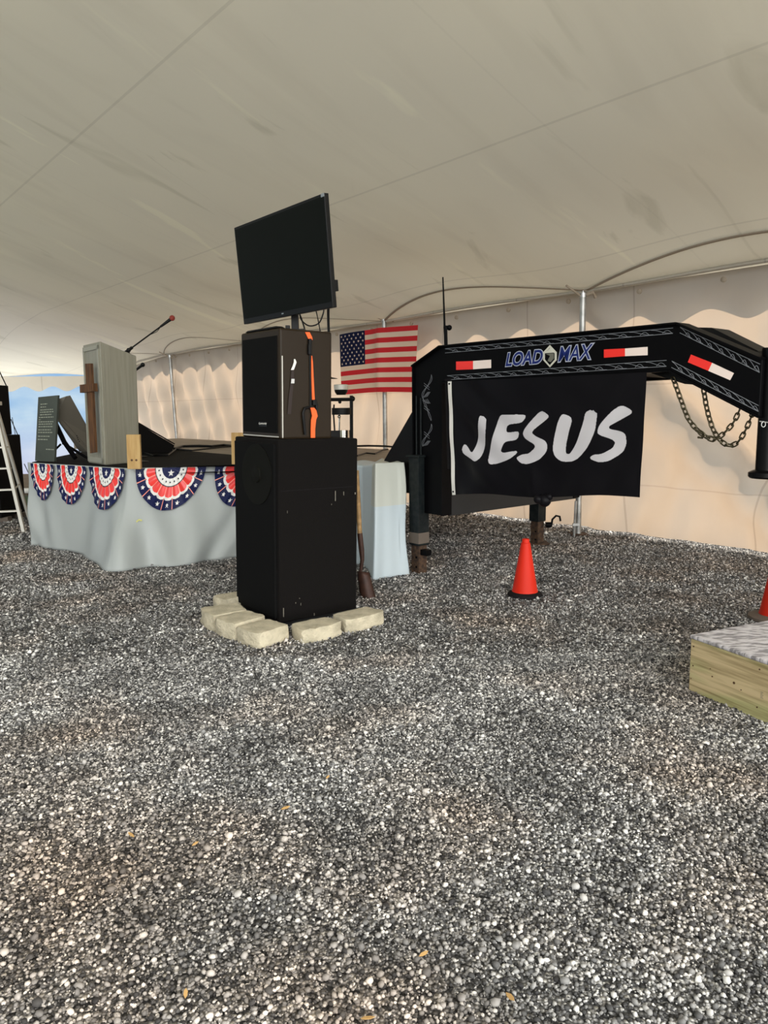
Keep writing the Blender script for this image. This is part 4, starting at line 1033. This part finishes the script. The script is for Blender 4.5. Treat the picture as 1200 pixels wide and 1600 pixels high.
b = B(); b.para(SP(a0 + .02, b0 - .003, zu + .012), eL * (wU - .05), -eR * .003, Z * .008); b.build('corner_strip', M['aluminium'], t)
b = B(); A_ = front_px(405, 663.5, b0 - .008); C_ = front_px(417, 664, b0 - .008)
b.para(A_ - Z * .012, (C_ - A_), -eR * .002, Z * .032); k = b.build('badge', M['black_plastic'], t)
b = B(); letters(b, 'Community', A_ + Z * -.002, C_, 0.018, -eR, Z, 0.003, bold=.02, shear=0.1); b.build('badge_lettering', M['hem_white'], k)
b = B(); pts = [side_px(x, y, a0 - .015) for x, y in ((484, 636), (476, 638), (473.5, 645), (475, 660), (477, 679))]; b.tube(pts, 0.010, 8); b.build('side_handle', M['black_plastic'], t, smooth=30)

def strap_part(parent, name, pts, m, a=None, th=0.003):
    b = B(); a = a0 if a is None else a
    L_, R2 = [], []
    for i, (x, y, hw) in enumerate(pts):
        L_.append(side_px(x - hw, y, a)); R2.append(side_px(x + hw, y, a))
    for i in range(len(pts) - 1): b.prism([L_[i], R2[i], R2[i + 1], L_[i + 1]], -eL * th)
    return b.build(name, m, parent)
t = thing('ratchet_strap', 'orange ratchet strap running down the side of the upper loudspeaker', 'strap', side_px(489, 684, a0))
strap_part(t, 'webbing', [(480, 519, 3.5), (484, 527, 3.5), (485, 531, 3)], M['orange'], a0 - .004)
strap_part(t, 'webbing', [(484.5, 530, 1.6), (484.5, 560, 1.6), (485, 600, 1.6), (485, 640, 1.8)], M['black_plastic'], a0 - .004)
strap_part(t, 'webbing', [(486.8, 556, .4), (487.3, 566, 1.2), (488, 590, 1.6), (489.5, 626, 2.0)], M['orange'], a0 - .006, .004)
strap_part(t, 'webbing', [(487.5, 637, 3), (489.5, 641, 4), (491.5, 650, 4.2), (489.5, 656, 3.8), (488.5, 670, 3.3), (488.5, 684, 3.2)], M['orange'], a0 - .012, .006)
b = B()
for x, y, w_, h_ in ((484, 534, 4, 5), (483.5, 546, 4.5, 9), (491, 629, 5.5, 5), (494, 635, 3, 5)):
    p = side_px(x, y, a0 - .012); s_ = p.y / FP; b.box(p, (w_ * s_ * 1.2, 0.025, 2 * h_ * s_ * .9), (eR, eL, Z)); b.build('ratchet', M['black_plastic'], t, bevel=0.004); b = B()
t = thing('cable_tie_strap', 'dark strap with a white tag hanging on the upper loudspeaker side', 'strap', side_px(451, 648, a0))
strap_part(t, 'band', [(457, 577, 2), (456.5, 590, 2.6), (455.5, 602, 2.4), (453.5, 620, 2.8), (451.5, 647, 2.8)], M['strap_brown'], a0 - .004)
strap_part(t, 'tag', [(460, 561, 1.0), (461, 566, 2.0), (459, 572, 2.0), (456.5, 578, 2.2)], M['hem_white'], a0 - .008)
strap_part(t, 'buckle', [(457.2, 592, 2.4), (456.6, 599, 2.6)], M['steel'], a0 - .010, .006)

# television on its post
dirs = [ray(x, y) for x, y in ((365.5, 356), (506.5, 301), (520, 480.5), (381, 507))]
dirs = [d / d.y for d in dirs]
Am = np.array([[dirs[0][i], -dirs[1][i], -dirs[3][i]] for i in range(3)]); bv = np.array([-dirs[2][i] for i in range(3)])
sol = np.linalg.solve(Am, bv)     # depths of tl, tr, bl with br = 1
dep = np.array([sol[0], sol[1], 1.0, sol[2]])
topc = XF[0] @ SP(a0 + wU / 2, b0 + dU / 2, zu + hU)
dep *= (topc.y - 0.12) / dep.mean()
XF[0] = None
TV = [EYE + dirs[i] * float(dep[i]) for i in range(4)]
print('TV depths', dep, 'w', (TV[1] - TV[0]).length, 'h', (TV[0] - TV[3]).length, 'dot', (TV[1] - TV[0]).normalized().dot((TV[3] - TV[0]).normalized()))
tn = (TV[1] - TV[0]).cross(TV[3] - TV[0]).normalized()
if tn.dot(TV[0] - EYE) > 0: tn = -tn
def tvP(u, v, o=0.0): return TV[0].lerp(TV[1], u).lerp(TV[3].lerp(TV[2], u), v) + tn * o
t = thing('television', 'black flat television tilted on a post above the speaker stack', 'television', topc)
b = B(); b.prism([tvP(0, 0), tvP(1, 0), tvP(1, 1), tvP(0, 1)], -tn * 0.035); b.build('casing', M['black_plastic'], t, bevel=0.004)
b = B(); b.prism([tvP(.012, .025, .001), tvP(.99, .025, .001), tvP(.99, .945, .001), tvP(.012, .945, .001)], -tn * 0.004); b.build('screen', M['screen'], t)
b = B(); b.prism([tvP(.2, .2, -.035), tvP(.8, .2, -.035), tvP(.8, .9, -.035), tvP(.2, .9, -.035)], -tn * 0.05); b.box(tvP(.5, .6, -.09), (.3, .3, .02), ((TV[1] - TV[0]).normalized(), (TV[3] - TV[0]).normalized(), tn)); b.build('rear_housing', M['black_plastic'], t, bevel=0.005)
b = B(); p = tvP(.47, .972, .001); b.prism([p, p + (TV[1] - TV[0]) * .022, p + (TV[1] - TV[0]) * .022 + (TV[0] - TV[3]) * .012, p + (TV[0] - TV[3]) * .012], tn * 0.001); b.build('badge', M['steel'], t)
b = B(); b.prism([tvP(.97, .0, .001), tvP(1, .0, .001), tvP(1, .03, .001), tvP(.97, .03, .001)], tn * .002); b.build('corner_cap', M['steel'], t)
pb = D(461.5, 519, topc.y + .02); pt = tvP(.55, .6, -.10)
ptop = D(460, 480, pt.y) if False else V((pb.x, pt.y, pt.z))
b = B(); b.box(V((pb.x, pb.y, (topc.z + pt.z) / 2)), (0.05, 0.05, pt.z - topc.z)); b.build('post', M['black_plastic'], t, bevel=0.004)
b = B(); b.box(V((pb.x, pb.y, topc.z + .012)), (0.15, 0.13, 0.022)); b.box(V((pb.x - .05, pb.y - .03, topc.z + .03)), (0.03, 0.03, 0.04)); b.build('mount_plate', M['black_plastic'], t)
b = B(); b.tube([V((pb.x, pb.y, pt.z - .02)), pt], 0.02, 8); b.build('tilt_arm', M['black_plastic'], t)
b = B(); b.box(tvP(.975, .80, -.05), (.03, .07, .035), ((TV[1] - TV[0]).normalized(), (TV[3] - TV[0]).normalized(), tn)); b.build('side_bracket', M['black_plastic'], t)
yb = topc.y
def tvcable(pts, r, label):
    P = [D(x, y, yb) for x, y in pts]
    C = []
    for i in range(len(P) - 1):
        a, b_, c, d = P[max(i - 1, 0)], P[i], P[i + 1], P[min(i + 2, len(P) - 1)]
        for k in range(6):
            q = k / 6; C.append(0.5 * ((2 * b_) + (c - a) * q + (2 * a - 5 * b_ + 4 * c - d) * q * q + (3 * b_ - a - 3 * c + d) * q ** 3))
    C.append(P[-1]); b = B(); b.tube(C, r, 6); return tag(b.build('hanging_cable', M['black_plastic'], smooth=30), label, 'cable', 'cables hanging behind the television')
tvcable([(468, 490), (471, 500), (480, 508), (489, 509), (499, 504), (505, 490), (506, 482)], 0.005, 'thin black cable hanging in a loop below the television')
tvcable([(468, 490), (473, 504), (477, 518)], 0.006, 'short black cable dropping from the television post to the strap')
tvcable([(494, 486), (498, 505), (502, 528)], 0.004, 'thin straight cable between the television and speaker top')
tvcable([(513, 478), (513, 500), (514, 529)], 0.010, 'thick straight black cable at the right edge below the television')

# ------------------------------------------------------------------ concrete blocks
def block(corner, dA, lA, dB, lB, label, h=0.10, taper=0.12, seed=0):
    rd = random.Random(seed)
    bm = bmesh.new(); c = V(corner)
    def P(i, j, k, nx=7, ny=6, nz=4):
        u, v, w_ = i / nx, j / ny, k / nz
        tp_ = (u - .5) * (1 - taper * v) + .5
        return c + dA * (lA * tp_) + dB * (lB * v) + Z * (h * w_ - 0.01)
    bb = B(); nx, ny, nz = 7, 6, 4; idx = {}
    for i in range(nx + 1):
        for j in range(ny + 1):
            for k in range(nz + 1):
                if i in (0, nx) or j in (0, ny) or k in (0, nz):
                    e = sum((i in (0, nx), j in (0, ny), k in (0, nz)))
                    p = P(i, j, k); cc_ = c + dA * lA / 2 + dB * lB / 2 + Z * h / 2
                    amp = 0.004 + (0.006 if j == 0 else 0)
                    p = p + V((rd.uniform(-1, 1), rd.uniform(-1, 1), rd.uniform(-1, 1) * .6)) * amp
                    if e >= 2: p = p.lerp(cc_, 0.03 * (e - 1))
                    if j == 0: p += dB * (0.02 * abs(2 * i / nx - 1) ** 2)
                    idx[i, j, k] = len(bb.v); bb.v.append(p)
    def q(a, b_, c_, d): bb.f.append((idx[a], idx[b_], idx[c_], idx[d])); bb.mi.append(0)
    for i in range(nx):
        for j in range(ny):
            for k in (0, nz): q((i, j, k), (i + 1, j, k), (i + 1, j + 1, k), (i, j + 1, k))
        for k in range(nz):
            for j in (0, ny): q((i, j, k), (i + 1, j, k), (i + 1, j, k + 1), (i, j, k + 1))
    for j in range(ny):
        for k in range(nz):
            for i in (0, nx): q((i, j, k), (i, j + 1, k), (i, j + 1, k + 1), (i, j, k + 1))
    o = bb.build('concrete_block', M['block'], smooth=30); bm.free()
    return tag(o, label, 'block', 'tan concrete blocks around the speaker base')
def unit(a, c): return (c - a).normalized()
g1, g2 = G(475, 1008), G(538, 993.5); d1 = unit(g1, g2); block(g1, d1, (g2 - g1).length, V((-d1.y, d1.x, 0)), .20, 'tan concrete block just right of the cabinet front corner, nearest the camera on that side', h=.105, seed=1)
g1, g2 = G(543, 991), G(605, 975); d1 = unit(g1, g2); block(g1, d1, (g2 - g1).length, V((-d1.y, d1.x, 0)), .20, 'tan concrete block furthest right, in front of the shovel blade', h=.105, seed=2)
g0 = G(404, 1016)
dl = unit(g0, G(364, 1003)); block(g0, dl, .25, V((dl.y, -dl.x, 0)), .27, 'tan concrete block in front of the cabinet, nearest to the camera in the left row', h=.115, seed=3)
g0 = G(365, 1002); dl = unit(g0, G(330, 990)); block(g0, dl, .245, V((dl.y, -dl.x, 0)), .28, 'tan concrete block in the middle of the left row beside the cabinet', h=.125, seed=4)
g0 = G(329, 989); dl = unit(g0, G(300, 967)); block(g0, dl, .26, V((dl.y, -dl.x, 0)), .28, 'tan concrete block furthest left in the row around the cabinet', h=.13, seed=5)
g0 = G(349, 958); dl = unit(g0, G(326, 948)); block(g0 , dl, .20, V((dl.y, -dl.x, 0)), .26, 'tan concrete block at the back, half hidden behind the cabinet', h=.11, seed=6)

# ------------------------------------------------------------------ shovel leaning behind the cabinet
yS = 5.85
t = thing('shovel', 'long-handled shovel with rusty blade leaning behind the black cabinet', 'shovel', D(585, 950, yS))
pts = [D(557, 735, yS + .08), D(559, 770, yS + .06), D(562, 835, yS)]
b = B(); b.tube(pts, [0.019, 0.019, 0.02], 10); b.build('handle', M['shovel_wood'], t, smooth=30)
b = B(); b.tube([D(562, 833, yS), D(565, 860, yS), D(566, 875, yS), D(563, 895, yS)], [0.022, 0.022, 0.017, 0.012], 10); b.build('socket', M['shovel_metal'], t, smooth=30)
b = B()
def bl(u, v):
    l = [(558, 892), (559, 905), (562, 925), (569, 945), (575, 952)]; r = [(577, 895), (581, 910), (586, 930), (589, 948), (587, 952)]
    i = min(int(v * 4), 3); f = v * 4 - i
    x0 = l[i][0] + (l[i + 1][0] - l[i][0]) * f; y0_ = l[i][1] + (l[i + 1][1] - l[i][1]) * f; x1 = r[i][0] + (r[i + 1][0] - r[i][0]) * f; y1_ = r[i][1] + (r[i + 1][1] - r[i][1]) * f
    return D(x0 + (x1 - x0) * u, y0_ + (y1_ - y0_) * u, yS - 0.05 * v - 0.03 * (1 - (2 * u - 1) ** 2))
b.grid(bl, 8, 10); b.build('blade', M['shovel_metal'], t, smooth='sheet', solid=0.003)

# ------------------------------------------------------------------ traffic cones
def cone(loc, label, basem, bh=0.04, br=0.142):
    loc = V(loc); t = thing('traffic_cone', label, 'cone', loc, 'orange traffic cones')
    b = B(); b.lathe(loc, [(br * .92, 0), (br, 0.008), (br * .97, bh * .6), (0.11, bh)], 12); b.build('base', basem, t, smooth=30)
    b = B(); b.lathe(loc, [(0.104, bh), (0.098, bh + .02), (0.036, 0.435), (0.030, 0.437), (0.029, 0.462), (0.024, 0.468), (0.0, .468)], 36); b.build('cone_body', M['cone_orange'], t, smooth=30)
    return t
cone(G(820, 931), 'orange traffic cone with black base standing in front of the flag', M['rubber'])
cone(G(1210, 968), 'orange traffic cone cut off by the right edge behind the carpeted step', M['worn_base'], br=0.18)

# ------------------------------------------------------------------ carpeted wooden step
c0 = G(1076, 1078); ef = flat(G(1200, 1131) - c0, 0).normalized(); eb = V((-ef.y, ef.x, 0))
if eb.y < 0: eb = -eb
hS = D(1079, 992, c0.y).z
t = thing('wooden_step', 'low treated-lumber step with grey carpet top at the right edge', 'step', c0)
b = B(); b.para(c0, ef * 1.3, eb * .04, Z * (hS - .02)); fb = b.build('side_board', M['lumber'], t, bevel=0.003)
b = B(); b.para(c0 + eb * .042, ef * .04, eb * 1.1, Z * (hS - .02)); b.build('side_board', M['lumber'], t, bevel=0.003)
b = B(); b.para(c0 + ef * .002 + eb * 1.142, ef * 1.29, eb * .04, Z * (hS - .02)); b.build('side_board', M['lumber'], t, bevel=0.003)
b = B(); b.para(c0 + Z * (hS - .02) - ef * .006 - eb * .006, ef * 1.31, eb * 1.2, Z * .022); b.build('carpet_top', M['carpet'], t, bevel=0.008, label='grey looped carpet glued on the top')
b = B(); nf = -eb
def spx(px, py): return PL(px, py, c0, nf)
for x, y, r in ((1084, 1010, .004), (1083, 1040, .004), (1080, 1060, .003), (1147, 1067, .0065), (1113, 1057, .004), (1158, 1078, .003), (1187, 1046, .004), (1183, 1105, .004), (1110, 1045, .003)):
    b = B(); b.lathe(spx(x, y), [(r, -.001), (r, .002)], 10, ax=tuple(nf)); b.build('nail_head', M['wood_cross'], fb)
b = B(); p = spx(1191, 1087)

for dz_, l_ in ((0, .016), (.007, .012), (.014, .016), (.021, .010), (.028, .014)):
    b.para(spx(1188, 1090) + Z * dz_, ef * l_, nf * .0008, Z * .0022)
b.build('stamp', M['grey_back'], fb)

# ------------------------------------------------------------------ left speaker stack and ladder
yl = G(30, 817).y
xr = D(37, 750, yl + .7).x; zt = D(38, 681, yl).z
t = thing('loudspeaker', 'large black lower speaker cabinet at the left edge behind the ladder', 'speaker', (xr - .35, yl + .3, .07))
b = B(); b.box((xr - .38, yl + .35, .07 + (zt - .07) / 2), (.76, .7, zt - .07)); b.build('cabinet', M['carpet_black'], t, bevel=.01)
b = B(); b.box((xr - .38, yl - .004, .07 + (zt - .07) / 2), (.68, .012, zt - .16)); b.build('grille', M['grille'], t)
xr2 = D(16, 640, yl + .57).x; zt2 = D(16, 601, yl + .05).z
t = thing('loudspeaker', 'black upper loudspeaker at the left edge stacked on the lower cabinet', 'speaker', (xr2 - .25, yl + .3, zt))
b = B(); b.box((xr2 - .27, yl + .32, zt + .005 + (zt2 - zt) / 2), (.54, .5, zt2 - zt)); b.build('cabinet', M['carpet_black'], t, bevel=.01)
b = B(); b.box((xr2 - .27, yl + .066, zt + (zt2 - zt) / 2), (.46, .012, zt2 - zt - .08)); b.build('grille', M['grille'], t)
b = B()
for k in range(2): b.box((xr - .38, yl + .12 + k * .42, .035), (.86, .12, .07))
tag(b.build('base_timbers', M['worn_base']), 'pair of weathered timbers under the left speaker cabinet', 'timber')
b = B(); b.tube([D(-2, 578, yl), D(10, 603, yl)], .008, 6); tag(b.build('guy_rope', M['black_plastic']), 'thin dark line rising from the upper left loudspeaker', 'rope')
b = B(); b.tube([D(17, 655, yl + .1), D(28, 680, yl + .05)], .006, 6); b.tube([D(19, 652, yl + .1), D(24, 680, yl + .1)], .004, 6); b.tube([D(38, 725, yl + .2), D(44, 738, yl - .3), D(52, 746, sL.y + .1)], .006, 6)
tag(b.build('speaker_cable', M['black_plastic']), 'thin black cable hanging from the left speakers toward the stage', 'cable')
t = thing('step_ladder', 'folding aluminium step ladder standing in front of the left speakers', 'ladder', G(20, 832))
r1b, r2b = G(37.5, 832), G(46, 812)
r1t, r2t = D(-9, 634, r1b.y + .42), D(-6, 634, r1b.y + .52)
b = B(); b.tube([r1b, r1t], .028, 4); b.build('rail', M['aluminium'], t)
b = B(); b.tube([r2b, r2t], .024, 4); b.build('rear_rail', M['aluminium'], t)
off = V((-.50, -.15, 0))
b = B(); b.tube([r1b + off, r1t + off * .6], .028, 4); b.build('rail', M['aluminium'], t)
b = B(); b.tube([r2b + off, r2t + off * .6], .024, 4); b.build('rear_rail', M['aluminium'], t)
for k in range(1, 6):
    f = k / 6; p = r1b.lerp(r1t, f); q = (r1b + off).lerp(r1t + off * .6, f); b = B(); b.para(p - Z * .01, q - p, V((0.0, .07, 0)), Z * .02); b.build('tread', M['aluminium'], t)
for f in (.33, .66):
    b = B(); b.tube([r1b.lerp(r1t, f), r2b.lerp(r2t, f)], .010, 6); b.build('spreader', M['aluminium'], t)
p = (r1t + r2t) / 2 + off * .3 + Z * .03; b = B(); b.box(p, (.42, .22, .05)); b.build('top_cap', M['aluminium'], t, bevel=.005)

# ------------------------------------------------------------------ drum rack
yD = 8.6
def DD(x, y): return D(x, y, yD)
t = thing('drum_rack', 'black drum rack on the deck right of the loudspeaker', 'drum', V((DD(535, 700).x, yD, SH)), 'drum kit on the deck')
b = B(); b.tube([V((DD(549, 690).x, yD, SH)), DD(549, 618)], .020, 8); b.build('rack_post', M['black_plastic'], t, smooth=30)
b = B(); b.tube([V((DD(508, 690).x, yD, SH)), DD(508, 618)], .020, 8); b.build('rack_post', M['black_plastic'], t, smooth=30)
b = B(); b.tube([DD(505, 624.5), DD(553, 624)], .020, 8); b.ball(DD(551, 623), .03); b.ball(DD(531, 628), .02); b.build('rack_bar', M['black_plastic'], t, smooth=30)
b = B(); b.tube([DD(522, 632), DD(521, 645), DD(524, 690)], .010, 6); b.build('thin_post', M['black_plastic'], t)
t = thing('drum', 'small drum with pale rim mounted on top of the rack', 'drum', DD(533, 620), 'drum kit on the deck')
b = B(); b.lathe(DD(533, 617), [(.05, 0), (.072, .03), (.078, .06)], 20); b.build('shell', M['black_plastic'], t, smooth=30)
b = B(); b.lathe(DD(533, 609), [(.082, 0), (.082, .055), (.07, .06)], 20); b.build('rim', M['aluminium'], t, smooth=30)
t = thing('snare_drum', 'shallow black drum on a chrome stand below the rack bar', 'drum', DD(534, 690), 'drum kit on the deck')
b = B(); b.lathe(DD(534, 648) , [(.115, 0), (.115, .078)], 24); b.build('shell', M['black_plastic'], t, smooth=30)
b = B(); b.tube([DD(530.5, 648), DD(530, 690)], .010, 8); b.ball(DD(530, 651), .02); b.build('stand', M['chrome'], t, smooth=30)
t = thing('cymbal', 'dark cymbal edge showing right of the loudspeaker', 'cymbal', DD(516, 690), 'drum kit on the deck')
b = B(); b.lathe(DD(514, 591), [(.10, 0), (.03, .012), (.012, .03)], 24, ax=(0.05, -0.12, 1)); b.build('plate', M['black_plastic'], t, smooth=30)
b = B(); b.tube([DD(514, 590), DD(513, 690)], .009, 6); b.build('stand', M['steel'], t)
b = B(); b.lathe(DD(538, 687), [(.07, 0), (.07, .11)], 20); tag(b.build('floor_drum', M['chrome'], smooth=30), 'small shiny metal drum low behind the bass cabinet', 'drum', 'drum kit on the deck')
b = B(); b.box(DD(518, 681), (.22, .1, .12)); tag(b.build('equipment_case', M['black_plastic'], bevel=.005), 'low black box behind the loudspeaker foot', 'box')

# ------------------------------------------------------------------ dry leaves
for i, (x, y, wh) in enumerate(((512, 1214, 'furthest from the camera'), (446, 1262, 'near the middle of the frame'), (305, 1318, 'left of centre among grey stones'), (205, 1304, 'furthest left of all'), (662, 1490, 'right of the lower middle'), (575, 1590, 'at the bottom frame edge'), (797, 1557, 'furthest right of all'), (290, 1552, 'at the lower left'))):
    c = G(x, y, 0.016); a = random.uniform(0, 6.28); e1 = V((math.cos(a), math.sin(a), .15)); e2 = V((-math.sin(a), math.cos(a), .2)); l = random.uniform(.012, .02)
    b = B(); b.add([c - e1 * l, c - e1 * l * .3 + e2 * l * .35, c + e1 * l * .5 + e2 * l * .3, c + e1 * l, c + e1 * l * .4 - e2 * l * .35, c - e1 * l * .4 - e2 * l * .3], [(0, 1, 2, 3, 4, 5)])
    tag(b.build('dry_leaf', M['leaf'], solid=.001), 'small dry tan leaf on the foreground gravel, ' + wh, 'leaf', 'dry leaves on the foreground gravel')

# ------------------------------------------------------------------ loose stones
def stones(name, n, ylo, yhi, rmean, rsd, wide, ico=True):
    if ico:
        ph = (1 + 5 ** .5) / 2
        bv = np.array([(-1, ph, 0), (1, ph, 0), (-1, -ph, 0), (1, -ph, 0), (0, -1, ph), (0, 1, ph), (0, -1, -ph), (0, 1, -ph), (ph, 0, -1), (ph, 0, 1), (-ph, 0, -1), (-ph, 0, 1)]); bv /= np.linalg.norm(bv[0])
        bf = np.array([(0, 11, 5), (0, 5, 1), (0, 1, 7), (0, 7, 10), (0, 10, 11), (1, 5, 9), (5, 11, 4), (11, 10, 2), (10, 7, 6), (7, 1, 8), (3, 9, 4), (3, 4, 2), (3, 2, 6), (3, 6, 8), (3, 8, 9), (4, 9, 5), (2, 4, 11), (6, 2, 10), (8, 6, 7), (9, 8, 1)])
    else:
        bv = np.array([(1, 0, 0), (0, 1, 0), (-1, 0, 0), (0, -1, 0), (0, 0, 1), (0, 0, -1)], float)
        bf = np.array([(0, 1, 4), (1, 2, 4), (2, 3, 4), (3, 0, 4), (1, 0, 5), (2, 1, 5), (3, 2, 5), (0, 3, 5)])
    yy = np.sqrt(rng.uniform(ylo ** 2, yhi ** 2, n)); xx = rng.uniform(-1, 1, n) * (0.54 * yy + wide)
    r = np.clip(rmean * np.exp(rng.normal(0, rsd, n)), rmean * .45, rmean * 3.2)
    sc = rng.uniform(.7, 1.25, (n, 1, 3)) * r[:, None, None]; sc[:, :, 2] *= .75
    v = bv[None] * sc * (1 + rng.normal(0, .13, (n, len(bv), 1)))
    a, bb_ = rng.uniform(0, 6.28, n), rng.normal(0, .5, n)
    ca, sa, cb_, sb_ = np.cos(a), np.sin(a), np.cos(bb_), np.sin(bb_)
    x1 = v[..., 0]; y1 = v[..., 1] * cb_[:, None] - v[..., 2] * sb_[:, None]; z1 = v[..., 1] * sb_[:, None] + v[..., 2] * cb_[:, None]
    x2 = x1 * ca[:, None] - y1 * sa[:, None]; y2 = x1 * sa[:, None] + y1 * ca[:, None]
    zz = r * rng.uniform(.0, .9, n)
    P = np.stack([x2 + xx[:, None], y2 + yy[:, None], z1 + zz[:, None]], -1).reshape(-1, 3)
    Fc = (bf[None] + (np.arange(n) * len(bv))[:, None, None]).reshape(-1, 3)
    me = bpy.data.meshes.new(name); me.vertices.add(len(P)); me.vertices.foreach_set('co', P.astype(np.float32).ravel())
    me.loops.add(Fc.size); me.loops.foreach_set('vertex_index', Fc.astype(np.int32).ravel())
    me.polygons.add(len(Fc)); me.polygons.foreach_set('loop_start', np.arange(0, Fc.size, 3, dtype=np.int32)); me.polygons.foreach_set('loop_total', np.full(len(Fc), 3, np.int32))
    me.update(calc_edges=True); me.materials.append(M['stone'])
    return me, (xx, yy, r)
NS = 1.0
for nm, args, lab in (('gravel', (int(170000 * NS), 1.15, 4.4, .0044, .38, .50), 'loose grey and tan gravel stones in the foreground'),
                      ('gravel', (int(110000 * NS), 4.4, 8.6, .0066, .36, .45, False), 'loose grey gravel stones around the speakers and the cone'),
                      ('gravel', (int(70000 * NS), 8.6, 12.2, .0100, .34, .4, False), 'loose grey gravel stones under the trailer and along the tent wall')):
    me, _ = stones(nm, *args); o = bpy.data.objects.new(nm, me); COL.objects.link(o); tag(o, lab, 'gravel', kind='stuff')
